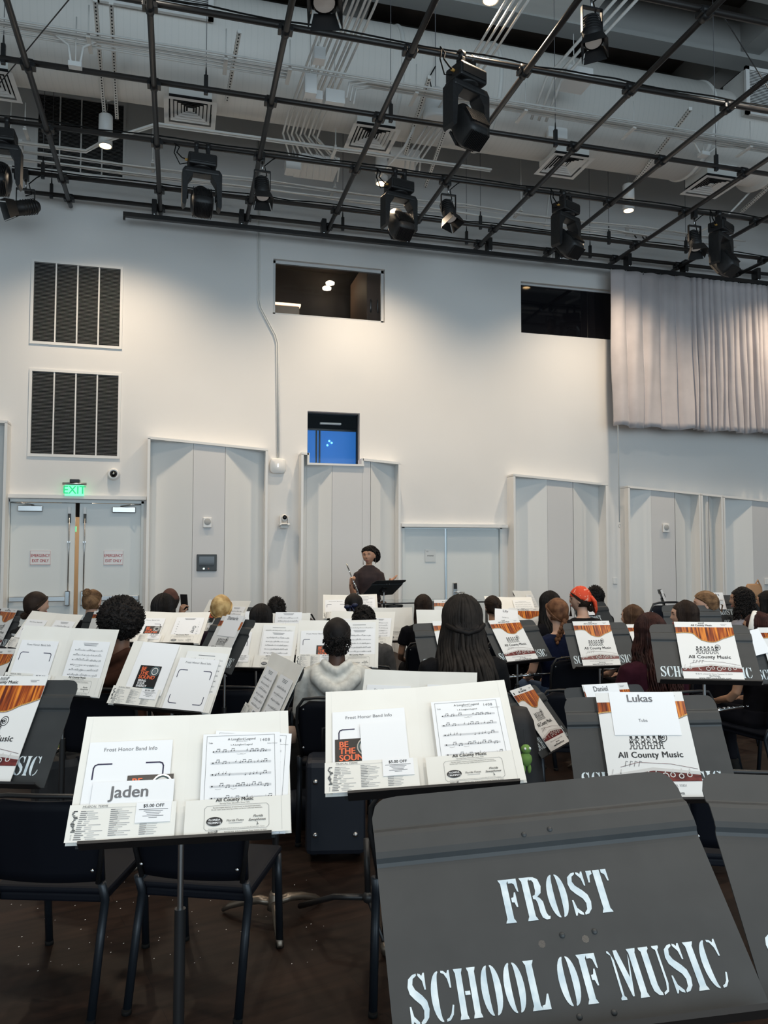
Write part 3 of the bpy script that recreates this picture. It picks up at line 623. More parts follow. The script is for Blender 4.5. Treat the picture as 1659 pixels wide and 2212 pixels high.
# ================================================================ lighting grid
GX = [-1.53+1.22*k for k in range(-1, 10)]; GY = [11.30, 10.71, 9.46, 8.24, 7.03, 5.82, 4.6]
rn = ['nearest the wall', 'second from the wall', 'carrying four moving heads', 'fourth from the wall', 'carrying the bronze lit moving head', 'at the very top of the view', 'overhead']
clampm = None
for j, y in enumerate(GY):
    x0 = (-2.1, -2.15, -5.5, -5.5, -5.5, -5.5, -5.5)[j]
    t = thing('grid_pipe', 'long black grid pipe parallel to the wall, ' + rn[j], 'pipe', (0, y, 6.48), 0, 'black pipes of the lighting grid')
    mb = MB(); mb.cyl((x0, 0, 0), (13.5, 0, 0), .030, 'pipe', 14); mb.build('pipe', t)
    if j in (1, 2, 4):
        mb = MB(); mb.tube([(x0+.3*k, rnd.uniform(-.01, .01), .043+.02*abs(math.sin(k*.7+j))) for k in range(int((13-x0)/.3))], .009, 'rubber', 5); mb.build('cable', t)
for i, x in enumerate(GX):
    t = thing('grid_pipe', 'black grid pipe running away overhead, ' + ['left of the frame', 'leftmost', 'second from left', 'third from left', 'fourth from left', 'fifth from left', 'sixth from left', 'seventh from left', 'eighth from left', 'ninth from left', 'tenth from left'][i], 'pipe', (x, 0, 6.415), 0, 'black pipes of the lighting grid')
    mb = MB(); mb.cyl((0, 3.2, 0), (0, 11.47, 0), .030, 'pipe', 14); mb.build('pipe', t)
    for y in GY:
        if clampm is None:
            mb = MB(); mb.tube([(0, -.045, 0), (0, .045, 0)], .038, 'black', 10); mb.tube([(-.045, 0, .065), (.045, 0, .065)], .038, 'black', 10)
            for s in (-1, 1): mb.box((.03*s-.008, -.05, .0), (.03*s+.03*s+.008*s, .05, .05), 'black', .004); mb.cyl((.055*s, -.035, .03), (.075*s, -.035, .03), .01, 'black', 6)
            o = mb.build('pipe_clamp', t); clampm = o
        else: o = clampm.copy(); COL.objects.link(o); o.parent = t
        o.location = (0, y, 0)
hang = None
for px, py, j, w in ((8, 130, 3, 'at the left edge'), (445, 190, 3, 'above the leftmost diffuser'), (92, 375, 1, 'left, near the wall'), (848, 245, 3, 'left of the pendant speaker'), (1208, 298, 3, 'at the junction plate'),
                     (1040, 485, 1, 'middle, near the wall'), (1322, 515, 1, 'right, near the wall'), (1560, 350, 3, 'right, by the fourth diffuser'), (105, 403, 0, 'left end, closest to the wall'), (748, 475, 0, 'middle, closest to the wall'), (1017, 510, 0, 'right of middle, by the wall'), (1288, 540, 0, 'right, closest to the wall'),
                     (1506, 525, 1, 'far right, near the wall')):
    p = at_z(px, py, 6.48); t = thing('pipe_hanger', 'thin wire with black turnbuckle on a grid pipe, ' + w, 'hanger', (p.x, GY[j], 6.48), 0, 'wire hangers of the lighting grid')
    if hang is None:
        mb = MB(); mb.cyl((0, 0, .2), (0, 0, 2.9), .004, 'grey_ink', 5); a = mb.build('wire', t); mb = MB()
        mb.box((-.022, -.022, -.06), (.022, .022, .15), 'black', .006); mb.tube([(0, 0, .14), (0, 0, .24)], [.012, .006], 'black', 8); b_ = mb.build('turnbuckle', t); hang = (a, b_)
    else:
        for h in hang: c = h.copy(); COL.objects.link(c); c.parent = t
# cables crossing overhead
run('brace_wire', 'thin dark brace wire slanting down at the upper left', [at_z(165, -20, 6.45), at_z(-30, 215, 6.6)], .006, 5, 'black', 'wire')
run('brace_wire', 'thin dark brace wire slanting down at the upper right', [at_z(1550, 15, 7.4), at_z(1662, 195, 6.6)], .006, 5, 'black', 'wire')
# ---- moving heads
def fins(mb, c, w, h, d, n, m):
    for k in range(n):
        x = c[0]-w/2+w*(k+.5)/n; mb.box((x-w/n*.28, c[1]-d, c[2]-h/2), (x+w/n*.28, c[1], c[2]+h/2), m)
def moving_head(lab, x, y, tilt, pan=0, s=1.0):
    t = thing('moving_head_light', lab, 'stage light', (x, y, 6.45), pan, 'black moving head lights on the grid'); t.scale = (s, s, s)
    for k in (-.07, .07):
        mb = MB(); mb.box((k-.022, -.045, -.08), (k+.022, .045, .0), 'black', .006); mb.tube([(k-.025, 0, .03), (k+.025, 0, .03)], .05, 'black', 12); mb.cyl((k, 0, -.10), (k, 0, -.07), .014, 'chrome', 8); mb.build('clamp', t)
    mb = MB(); mb.box((-.17, -.12, -.245), (.17, .12, -.10), 'blackplastic', .02); mb.box((-.15, -.13, -.215), (.15, -.118, -.13), 'black', .004); mb.loft([((0,0,-.27),.12,.12,1),((0,0,-.245),.12,.12,1)], 'black', 20); mb.build('base', t)
    mb = MB(); mb.box((-.215, -.085, -.34), (.215, .085, -.27), 'blackplastic', .02)
    for sg in (-1, 1):
        pr_ = [(sg*.235, -.32), (sg*.235, -.72), (sg*.215, -.75), (sg*.185, -.72), (sg*.165, -.44), (sg*.11, -.36), (sg*.11, -.29), (sg*.21, -.285)]
        vs = [(a, -.075, b_) for a, b_ in pr_]+[(a, .075, b_) for a, b_ in pr_]; n_ = len(pr_)
        fs = [tuple(range(n_)), tuple(range(n_, 2*n_))[::-1]]+[(i, (i+1) % n_, n_+(i+1) % n_, n_+i) for i in range(n_)]
        mb.add(vs, fs, 'blackplastic'); mb.cyl((sg*.16, 0, -.60), (sg*.20, 0, -.60), .045, 'black', 14)
    mb.build('yoke', t)
    mb = MB(); mb.T = M.Translation((0, 0, -.635)) @ M.Rotation(tilt, 4, 'X') @ M.Diagonal((.88, .88, .92, 1))
    # head: lens end +z, finned tail -z
    mb.loft([((0,0,.21),.09,.09,1),((0,0,.20),.11,.11,1),((0,0,.12),.118,.118,.8),((0,0,.03),.15,.15,.6),((0,0,-.12),.155,.16,.5),((0,0,-.22),.145,.15,.5),((0,0,-.28),.11,.12,.55)], 'blackplastic', 28)
    for k in range(13):
        xx = -.12+.02*k
        mb.box((xx-.004, -.168, -.20), (xx+.004, -.14, .02), 'black'); mb.box((xx-.004, .14, -.20), (xx+.004, .168, .02), 'black'); mb.box((xx-.004, -.10, -.296), (xx+.004, .10, -.27), 'black')
    hd = mb.build('head', t)
    mb = MB(); mb.T = M.Translation((0, 0, -.635)) @ M.Rotation(tilt, 4, 'X') @ M.Diagonal((.88, .88, .92, 1)); mb.lathe([(0, .225), (.05, .222), (.085, .208)], (0, 0, 0), 'steel', 20); mb.build('lens', hd)
    mb = MB(); mb.tube([(-.17, -.02, -.17), (-.24, -.03, -.16), (-.30, -.02, -.10), (-.27, 0, -.02), (-.33, 0, .02)], .008, 'rubber', 6); mb.tube([(-.17, .02, -.19), (-.26, .02, -.22), (-.33, 0, -.1), (-.31, 0, .0)], .007, 'rubber', 6)
    mb.build('cable', t); mb = MB(); mb.cyl((-.205, -.02, -.17), (-.17, -.02, -.17), .015, 'gold', 8); mb.build('plug', t)
    return t
moving_head('black moving head light with finned tail, hanging leftmost in full view', .22, 9.46, R(-42), R(4))
moving_head('black moving head light beside the middle pendant lamp, its back lit', 2.72, 9.46, R(-36), R(12))
moving_head('black moving head light above the right dark window, tilted to the right', 5.12, 9.46, R(-40), R(24))
moving_head('black moving head light above the grey curtain, tilted to the right', 7.63, 9.46, R(-36), R(26))
moving_head('black moving head light cut off by the left edge', -2.03, 9.46, R(-40), R(0))
moving_head('large moving head light lit bronze by the lamp above it', 2.72, 7.03, R(-30), R(20), 1.02)
# ---- small theatre lanterns with flared barn doors
lensm = mat('frosted_lantern_lens', (.55, .52, .48), .25, emit=(.8, .75, .7), es=.12)
def lantern(lab, x, y, ax, s=1.0):
    t = thing('theatre_lantern', lab, 'stage light', (x, y, 6.45), 0, 'small black theatre lanterns on the grid'); t.scale = (s, s, s)
    mb = MB(); mb.box((-.03, -.045, -.07), (.03, .045, .05), 'black', .006); mb.cyl((0, 0, -.18), (0, 0, -.06), .012, 'steel', 8)
    mb.box((-.10, -.018, -.19), (.10, .018, -.175), 'black'); mb.build('clamp', t)
    for sg in (-1, 1):
        mb = MB(); mb.box((sg*.10-.004, -.018, -.42), (sg*.10+.004, .018, -.18), 'black'); mb.build('yoke_arm', t)
    c = V((0, 0, -.40)); A = V(ax).normalized(); q = V((0, 0, 1)).rotation_difference(A)
    mb = MB(); mb.lathe([(0, -.17), (.05, -.165), (.075, -.13), (.085, 0), (.088, .13), (.075, .135)], c, 'blackplastic', 24, A)
    for k in range(6):
        rr = [(.087, -.12+.03*k), (.093, -.115+.03*k), (.087, -.105+.03*k)]; mb.lathe(rr, c, 'black', 24, A)
    br_ = mb.build('barrel', t)
    mb = MB(); mb.lathe([(0, .150), (.04, .146), (.074, .130)], c, lensm, 20, A); mb.build('lens', br_)
    for k in range(4):
        mb = MB(); rz = M.Translation(c) @ q.to_matrix().to_4x4() @ M.Rotation(k*PI/2+.2, 4, 'Z'); mb.T = rz
        w0, w1 = .075, .105; mb.add([(-w0,.085,.12),(w0,.085,.12),(w1,.115,.24),(-w1,.115,.24),(-w0,.090,.12),(w0,.090,.12),(w1,.120,.24),(-w1,.120,.24)],
            [(0,1,2,3),(7,6,5,4),(0,4,5,1),(1,5,6,2),(2,6,7,3),(3,7,4,0)], 'black'); mb.build('barn_door', t)
    mb = MB(); mb.tube([(0, 0, -.26), (.06, .03, -.22), (.03, .02, -.1), (.12, 0, -.02), (.2, 0, .03)], .007, 'rubber', 6); mb.build('cable', t)
    return t
lantern('small black lantern with pale lens between the two left moving heads', .95, 9.46, (.03, -.35, -1))
lantern('small black lantern with pale lens right of the middle moving head', 3.40, 9.46, (.15, -.4, -1))
lantern('small black lantern with gold lit edge above the grey curtain', 7.18, 9.46, (-.03, -.35, -1))
lantern('larger black lantern with bright crinkled side at upper right', 3.42, 5.82, (-.05, -.28, -1), .95)
lantern('black lantern with pale lens cut off by the top edge', 1.05, 5.82, (0, -.3, -1), 1.15)
t = lantern('black profile spotlight hanging at the left edge under the last pipe', -1.98, 10.71, (-.8, -.35, -.35)); t.scale = (1.1, 1.1, 1.1)
# ---- pendant lamps
lensw = mat('lit_warm_lamp_lens', (1, .85, .6), .4, emit=(1, .66, .33), es=14)
lw = ['left, above the exit doors', 'middle, beside a moving head', 'right, above the dark window', 'right of the frame', 'at the top edge of the view']
for i, (x, y) in enumerate(LAMPS[:5]):
    z = 6.62 if y > 9 else 7.12
    t = thing('pendant_lamp', 'white cylinder pendant lamp glowing warm, ' + lw[i], 'lamp', (x, y, z), 0, 'white cylinder pendant lamps')
    mb = MB(); mb.lathe([(.072, 0), (.085, .0), (.085, .10), (.078, .10)], (0, 0, 0), 'white', 28); lr = mb.build('lower_ring', t)
    mb = MB(); mb.lathe([(0, .40), (.07, .40), (.085, .385), (.085, .155), (.07, .15), (0, .15)], (0, 0, 0), 'white', 28); mb.build('body', t)
    mb = MB(); mb.cyl((0, 0, .09), (0, 0, .155), .074, 'steel', 20); mb.build('heat_sink', t)
    mb = MB(); mb.lathe([(0, .012), (.05, .014), (.074, .022)], (0, 0, 0), lensw, 24); mb.build('lens', lr)
    mb = MB(); mb.tube([(0, 0, .40), (.02, 0, .5), (0, 0, .62)], .004, 'steel', 5); mb.tube([(0, 0, .40), (-.02, 0, .5), (0, 0, .62)], .004, 'steel', 5); mb.cyl((0, 0, .62), (0, 0, .635), .07, 'white', 20); mb.cyl((0, 0, .635), (0, 0, 1.2), .008, 'conduit', 6); mb.build('suspension', t)
p = at_z(941, 262, 6.85); t = thing('pendant_speaker', 'large white bell shaped pendant speaker left of the bronze lit moving head', 'speaker', (p.x, p.y, 6.85))
mb = MB(); mb.lathe([(0, 0), (.14, 0), (.155, .015), (.155, .09), (.145, .1), (.14, .12), (.115, .36), (.09, .39), (0, .39)], (0, 0, 0), 'white', 32); mb.build('body', t)
mb = MB(); mb.lathe([(0, -.003), (.13, -.003), (.138, 0)], (0, 0, 0), 'trim', 32); mb.build('speaker_mesh', t)
mb = MB(); mb.tube([(0, 0, .39), (0, 0, 2.5)], .005, 'grey_ink', 5); mb.tube([(-.05, 0, .39), (-.08, 0, .55), (0, 0, .7)], .008, 'rubber', 6); mb.build('suspension', t)
# ================================================================ curtain track and curtain
TY = 11.2
a = at_y(266, 463, TY); t = thing('curtain_track', 'long straight black curtain track across the wall top', 'curtain track', (0, TY, 0)); tz = a.z
mb = MB(); mb.box((a.x, -.03, tz-.035), (13.5, .03, tz+.035), 'black', .006); mb.box((a.x, -.02, tz-.075), (a.x+.03, .02, tz-.03), 'black'); mb.build('rail', t)
for px in (333, 522, 700, 880, 1058, 1210, 1358, 1480, 1635):
    q = at_y(px, 480, TY); mb = MB(); mb.box((q.x-.035, -.03, tz+.06), (q.x+.035, .13, tz+.26), 'black', .008); mb.cyl((q.x, 0, tz+.02), (q.x, 0, tz+.1), .012, 'chrome', 8); mb.build('track_bracket', t)
cm = noisy(mat('grey_velour_curtain', (.52, .48, .49), .85, sheen=.3), (.49, .455, .465), (.55, .51, .52), (3, 3, 3), 3)
x0 = at_y(1321, 750, TY).x; zt_ = at_y(1321, 583, TY).z; zb_ = at_y(1319, 922, TY).z
t = thing('stage_curtain', 'short grey pleated curtain hanging from the black track at right', 'curtain', (x0, TY, 0)); L = 5.2
NX, NZ = 900, 26; vs = []; fs = []; rr_ = random.Random(9)
ph = [0]; x = 0
folds = []
while x < L:
    w = rr_.uniform(.22, .34) if x < 1.35 else rr_.uniform(.09, .15)
    folds.append((x, w, rr_.uniform(.7, 1.3), rr_.uniform(-.05, .05))); x += w
def foldy(xx, tt):
    for (fx, w, am, sk) in folds:
        if fx <= xx < fx+w:
            u = (xx-fx)/w; u = min(max(u+sk*tt*math.sin(u*PI), 0), 1)
            A = (.13 if w > .2 else .12)*am*(.45+.55*tt)
            return -A*(1-abs(2*u-1)**3.2), u
    return 0, 0
for i in range(NX+1):
    xx = L*i/NX
    for j in range(NZ+1):
        tt = j/NZ; yv, u = foldy(xx, tt)
        sway = .02*math.sin(xx*6)*tt
        vs.append((xx+sway+.012*math.sin(9*tt+xx*13)*tt, yv+.012*math.sin(xx*23+tt*3)+.02*math.sin(tt*4+xx*5)*tt, zt_+(zb_-zt_)*tt+(.02*math.sin(xx*9+1) if j == NZ else 0)))
for i in range(NX):
    for j in range(NZ): k = i*(NZ+1)+j; fs.append((k, k+1, k+NZ+2, k+NZ+1))
mb = MB(); mb.add(vs, fs, cm, True); o = mb.build('cloth', t); sd = o.modifiers.new('thick', 'SOLIDIFY'); sd.thickness = .006
for (fx, w, am, sk) in folds:
    if fx > 4.2: break
    mb = MB(); mb.cyl((fx+.02, 0, zt_-.03), (fx+.02, 0, tz-.03), .006, 'black', 5)
    for k in range(3): mb.ball((fx+.02, 0, zt_+.01+.03*k), .010, 'steel', 6, 4)
    mb.build('hook_chain', t)
# ================================================================ printed matter, drawn in the page plane (x right, z up, facing -y)
def rbar(mb, x, z, w, h, m, y): mb.quad(x, z, x+w, z+h, m, y)
def draw_info(mb, w=.211, h=.263, y=-.0012):
    mb.box((0, -.0004, 0), (w, .0004, h), 'paper2')
    mb.text('Frost Honor Band Info', w*.5, h*.895, .0150, 'grey_ink', y, bold=.003, sx=.98)
    for sg in (-1, 1):                                            # the corner brackets of the scan frame; the code itself is left out
        cx = w*.5+sg*.087; zt = h*.76
        pts = [(cx-sg*.044, zt), (cx-sg*.010, zt), (cx-sg*.003, zt-.003), (cx, zt-.010), (cx, zt-.040)]
        mb.line(pts, .0036, 'navyink', y)
        mb.line([(a, 2*(zt-.085)-b_) for a, b_ in pts], .0036, 'navyink', y)
def draw_staves(mb, x0, z0, x1, z1, n, y, seed=1, det=True):
    r = random.Random(seed); H = (z1-z0)/n
    for k in range(n):
        zb = z1-H*(k+.55); g = .0013; 
        for j in range(5): mb.quad(x0+(.008 if k == 0 else 0), zb+j*g, x1, zb+j*g+.00042, 'light_ink', y)
        x = x0+.014; mb.disc(x0+.006, zb+2.6*g, .0022, 'ink', y, 7)
        while x < x1-.004:
            a = r.random(); p = zb+g*r.uniform(-.5, 4.5)
            if a < .62:
                mb.disc(x, p, .0013, 'ink', y-.0001, 6, 1.3); mb.quad(x+.0013, p, x+.0018, p+.0062, 'ink', y-.0001)
                if a < .28 and det:
                    mb.disc(x+.0075, p+.0005, .0013, 'ink', y-.0001, 6, 1.3); mb.quad(x+.0088, p, x+.0093, p+.0066, 'ink', y-.0001); mb.quad(x+.0013, p+.0055, x+.0093, p+.0068, 'ink', y-.0001); x += .006
            elif a < .72: mb.quad(x, zb, x+.0005, zb+4*g, 'ink', y-.0001)
            elif a < .80 and det: mb.line([(x, zb-.004), (x+.006, zb-.0058), (x+.015, zb-.004)], .0005, 'ink', y)
            x += r.uniform(.006, .0125)
def draw_music(mb, w=.205, h=.275, y=-.0012, title=True, seed=1, n=7):
    mb.box((0, -.0004, 0), (w, .0004, h), 'paper2')
    if title:
        mb.text('A Longford Legend', w*.5, h*.925, .0095, 'ink', y, bold=.004); mb.text('for Concert Band', w*.5, h*.908, .0042, 'grey_ink', y)
        mb.text('I. A Longford Legend', w*.5, h*.868, .0068, 'ink', y); mb.text('1408', w*.80, h*.905, .0125, 'grey_ink', y, bold=.004, sp=1.15)
        mb.text('Tuba', w*.10, h*.895, .0055, 'ink', y); mb.text('Robert Sheldon', w*.90, h*.875, .0042, 'grey_ink', y)
        mb.line([(w*.05, 0), (w*.05, h*.975), (w*.93, h*.975), (w*.93, 0)], .0008, 'grey_ink', y)
    else:
        for k in range(3): rbar(mb, w*(.3+.02*k), h*(.95-.02*k), w*(.4-.04*k), .002, 'grey_ink', y)
    draw_staves(mb, w*.11, .012, w*.88, h*.86, n, y, seed)
def draw_score(mb, w, h, seed, y=-.0012):
    mb.box((0, -.0004, 0), (w, .0004, h), 'paper')
    rbar(mb, w*.3, h*.93, w*.4, .003, 'grey_ink', y); draw_staves(mb, w*.08, .02, w*.92, h*.9, 9, y, seed, False)
def draw_logo(mb, cx, z, s, y, m='ink'):
    # a little marching band crowd with a round horn bell, as loose pen strokes
    r = random.Random(5)
    for k in range(6):
        x = cx+s*(-.42+.15*k); hh = r.uniform(.20, .28)
        mb.ring(x, z+s*(.24+.02*(k % 2)), s*.055, s*.014, m, y, 10); mb.ring(x, z+s*.13, s*.06, s*.016, m, y, 8, .8)
        mb.line([(x-s*.03, z+s*.08), (x-s*.05, z), (x-s*.08, z)], s*.022, m, y); mb.line([(x+s*.03, z+s*.08), (x+s*.03, z), (x+s*.06, z)], s*.022, m, y)
        mb.line([(x-s*.06, z+s*.16), (x-s*.02, z+s*.2), (x+s*.05, z+s*.13)], s*.016, m, y); mb.quad(x-s*.035, z+s*.295, x+s*.035, z+s*.35, m, y)
        for q in range(4): mb.line([(x+s*r.uniform(-.07, .07), z+s*r.uniform(.08, .3)), (x+s*r.uniform(-.07, .07), z+s*r.uniform(.08, .3))], s*.011, m, y)
    mb.ring(cx+s*.40, z+s*.31, s*.135, s*.022, m, y, 22, .85); mb.ring(cx+s*.40, z+s*.31, s*.075, s*.016, m, y, 16, .8); mb.disc(cx+s*.40, z+s*.31, s*.03, m, y)
def deco(mb, txt, x, z, size, y, m='ink', align='CENTER'): mb.text(txt, x, z, size, m, y, align, bold=.028, sx=1.0, sp=1.05)
def draw_cover(mb, w=.275, h=.345):
    y = -.0016; mb.box((0, -.001, 0), (w, .001, h), 'gloss')
    N = 26; edge = []
    for k in range(N+1):                                           # the curved lower edge of the violin belly
        u = k/N
        if u < .30: z = .80+.012*math.sin(u/.30*PI)-.0*u
        elif u < .42: z = .80-.115*((u-.30)/.12)**.8
        else: q = (u-.42)/.58; z = .685-.035*math.sin(min(q*1.6, 1)*PI)+.16*max(0, q-.35)**1.5*1.1
        edge.append((u*w, z*h))
    zt = .905*h
    for (a, b_) in zip(edge[:-1], edge[1:]): mb.add([(a[0], y, a[1]), (b_[0], y, b_[1]), (b_[0], y, zt), (a[0], y, zt)], [(0,1,2,3)], 'vwood')
    mb.line(edge, .0035, 'gold', y-.0002); mb.line([(a, b_-.0035) for a, b_ in edge], .0012, 'darkred', y-.0002)
    mb.text('All County Music', w*.47, .925*h, .0145, 'ink', y, bold=.03); draw_logo(mb, w*.47, .955*h, .03, y)
    rbar(mb, w*.8, .955*h, .03, .0016, 'grey_ink', y); rbar(mb, w*.81, .94*h, .02, .0016, 'grey_ink', y)
    draw_logo(mb, w*.5, .455*h, .118, y); deco(mb, 'All County Music', w*.5, .375*h, .0265, y)
    # clarinet across the lower part
    z0 = .16*h; z1 = .28*h
    mb.add([(0, y, z0), (w, y, z0), (w, y, z1-.022), (w*.5, y, z1-.006), (0, y, z1-.024)], [(0,1,2,3,4)], 'darkred')
    mb.add([(w*.05, y-.0002, z1-.018), (w*.5, y-.0002, z1+.002), (w, y-.0002, z1-.012), (w, y-.0002, z1-.020), (w*.5, y-.0002, z1-.008), (w*.05, y-.0002, z1-.026)], [(0,1,2,3,4,5)], 'silver')
    mb.line([(w*.15, z1+.004), (w*.35, z1+.018), (w*.7, z1+.012), (w*.98, z1-.004)], .0012, 'darkred', y-.0003)
    for k in range(4): mb.line([(w*(.2+.05*k), z1+.006), (w*(.22+.05*k), z1+.022), (w*(.24+.05*k), z1+.02)], .0016, 'grey_ink', y-.0003)
    for k, u in enumerate((.05, .14, .44, .52, .62, .70, .79, .88)):
        mb.ring(u*w, z0+.016+.004*(k % 2), .011 if k in (2, 4) else .008, .0028, 'silver', y-.0004, 16); mb.line([(u*w, z0+.026), (u*w+.004, z0+.038)], .003, 'silver', y-.0004)
    mb.line([(w*.28, z0+.03), (w*.29, z0+.012), (w*.32, z0+.008)], .003, 'silver', y-.0004)
    mb.text('8136 N. University Drive, Tamarac, FL 33321', w*.52, .115*h, .0092, 'grey_ink', y); mb.text('954-722-3424', w*.52, .083*h, .0086, 'ink', y, bold=.02); mb.text('www.AllCountyMusic.com', w*.52, 0.046*h, .0135, 'ink', y, bold=.014)
def draw_left_pocket(mb, w=.2545, h=.092, y=-.0012):
    x0 = -.0; mb.quad(x0, 0, x0+w, h, 'cream', 0)
    mb.text('MUSICAL TERMS', .030, h-.0085, .0082, 'grey_ink', y, 'LEFT', shear=.2); mb.quad(.03, h-.0105, .185, h-.0098, 'light_ink', y)
    r = random.Random(3)
    for c, (x, n, zt) in enumerate(((.028, 15, h-.018), (.098, 14, h-.016), (.170, 6, h-.056))):
        for k in range(n):
            L = r.uniform(.022, .058) if c < 2 else r.uniform(.03, .045); z = zt-.0049*k
            if z < .003: break
            rbar(mb, x-.0006*k*(c == 0), z, L*.4, .0017, 'grey_ink', y); rbar(mb, x+L*.42, z+.0002, L*.55, .0012, 'light_ink', y)
    mb.box((.158, -.0024, h-.052), (.243, -.0012, h-.001), 'paper2'); mb.text('$5.00 OFF', .2, h-.014, .0118, 'ink', y-.0016, bold=.022)
    for k, L in enumerate((.070, .046, .036, .030, .05, .02)): rbar(mb, .2-L/2, h-.020-.0042*k, L, .0014, 'grey_ink', y-.0016)
    for k in range(15): rbar(mb, .011+.003*math.sin(k*.9), .024+.0036*k, .007+.003*math.cos(k*1.3), .0022, 'ink', y)
    for k in range(4): rbar(mb, .012, .006+.0035*k, .003, .0012, 'light_ink', y)
def draw_right_pocket(mb, w=.262, h=.092, y=-.0012):
    mb.quad(0, 0, w, h, 'cream', 0); mb.line([(w-.022, .004), (w-.022, h)], .0004, 'light_ink', y)
    deco(mb, 'All County Music', .122, h-.0075, .0128, y); mb.text('Serving Music Education Since 1976', .122, h-.0145, .0052, 'grey_ink', y)
    a, b_, c, d = .048, .208, .012, h-.018
    mb.line([(a+.006, c), (b_-.006, c), (b_, c+.006), (b_, d-.006), (b_-.006, d), (a+.006, d), (a, d-.006), (a, c+.006), (a+.006, c)], .0007, 'grey_ink', y)
    mb.text("Florida's largest inventory of name brand, professional instruments.", .128, d-.0065, .0044, 'ink', y); mb.text('On-site repair center featuring certified and factory authorized technicians.', .128, d-.0115, .0042, 'ink', y)
    mb.disc(.073, .034, .0115, 'ink', y, 24, 1.75); mb.text('FLORIDA', .073, .0355, .0070, 'paper2', y-.0003, bold=.03); mb.text('TRUMPETS', .073, .0275, .0070, 'paper2', y-.0003, bold=.03)
    mb.text('Florida Flutes', .124, .032, .0082, 'ink', y, shear=.1, sx=.95); rbar(mb, .108, .0275, .034, .0012, 'light_ink', y)
    mb.text('Florida', .180, .0395, .0088, 'ink', y, shear=.4, bold=.01); mb.text('Saxophones', .178, .0305, .0088, 'ink', y, shear=.4, bold=.012); mb.line([(.178, .028), (.181, .021), (.177, .021)], .0012, 'ink', y)
    mb.text('Florida Trumpets, Florida Flutes and Florida Saxophones are located within All County Music, Tamarac', .128, .0145, .0033, 'grey_ink', y)
    draw_logo(mb, .07, .001, .024, y); mb.text('954-722-3424   8136 N. University Drive, Tamarac, FL 33321', .15, .005, .0042, 'ink', y)
def mesh_of(fn, *a, **k):
    mb = MB(); fn(mb, *a, **k); o = mb.build('tmp'); me = o.data; bpy.data.objects.remove(o); return me
ME = {'info': mesh_of(draw_info), 'music1': mesh_of(draw_music, seed=1), 'music2': mesh_of(draw_music, title=False, seed=2, n=9), 'music3': mesh_of(draw_music, title=False, seed=7, n=8), 'score': mesh_of(draw_score, .22, .29, 3),
      'lp': mesh_of(draw_left_pocket), 'rp': mesh_of(draw_right_pocket), 'cover': mesh_of(draw_cover)}
def draw_blank(mb, w, h): mb.box((0, -.0004, 0), (w, .0004, h), 'paper2')
ME['blank'] = mesh_of(draw_blank, .205, .275); ME['blankcard'] = mesh_of(draw_blank, .13, .15)
def draw_flyer(mb, w=.115, h=.160):
    y = -.0012; mb.box((0, -.0004, 0), (w, .0004, h), mat('black_flyer_card', (.018, .016, .016), .35))
    mb.quad(w*.45, h*.04, w*.97, h*.30, 'teal', y+.0004)
    for k, s in enumerate(('BE', 'THE', 'SOUND')): mb.text(s, w*.10, h*(.83-.135*k), .027, 'orange', y, 'LEFT', bold=.035, sx=.92)
    for k, s in enumerate(('BRING', 'YOUR', 'ENERGY')): mb.text(s, w*.14, h*(.46-.085*k), .0165, 'paper2', y, 'LEFT', bold=.03, sx=.9)
    for rr, m in ((.029, 'steel'), (.025, 'teal'), (.020, 'silver'), (.014, 'teal'), (.010, 'chrome')): mb.disc(w*.76, h*.82, rr, m, y-.0001*(30-rr*1000)/5, 22, .9)
ME['flyer'] = mesh_of(draw_flyer)
def draw_card(mb, big, small=None, w=.205, h=.14, sz=.042, zt=None):
    mb.box((0, -.0004, 0), (w, .0004, h), 'paper2'); mb.text(big, w*.46, h-sz*.95 if zt is None else zt, sz, 'grey_ink', -.0012, bold=.022)
    if small: mb.text(small, w*.46, h*.30, .014, 'grey_ink', -.0012, bold=.004)
# ---------------------------------------------------------------- stencilled letters, built from heavy condensed slabs with stencil gaps
def arc(cx, cz, rx, rz, a0, a1, n=9): return [(cx+rx*math.cos(R(a0+(a1-a0)*k/n)), cz+rz*math.sin(R(a0+(a1-a0)*k/n))) for k in range(n+1)]
def crescent(left, cx=.30, z0=0, z1=1, gap=.045, rx=.28, th=.19, thin=.035):
    c = (z0+z1)/2; rz = (z1-z0)/2; s = -1 if left else 1
    o = [(cx+s*(gap+(rx-gap)*math.cos(R(a))), c+rz*math.sin(R(a))) for a in range(-90, 91, 12)]
    i = [(cx+s*(gap+(rx-th-gap)*max(0, math.cos(R(a)))), c+(rz-thin)*math.sin(R(a))) for a in range(90, -91, -12)]
    return o+i
def slab(x0, x1, top=True, bot=True, ser=.055):
    p = [(x0-(ser if bot else 0), 0), (x1+(ser if bot else 0), 0), (x1+(ser*.6 if bot else 0), .045), (x1, .09), (x1, .91), (x1+(ser*.6 if top else 0), .955), (x1+(ser if top else 0), 1), (x0-(ser if top else 0), 1), (x0-(ser*.6 if top else 0), .955), (x0, .91), (x0, .09), (x0-(ser*.6 if bot else 0), .045)]
    return p
SCURVE = [[(.06,.02),(.10,.03),(.13,.10),(.24,.06),(.28,0),(.17,-.01),(.06,.06)]]
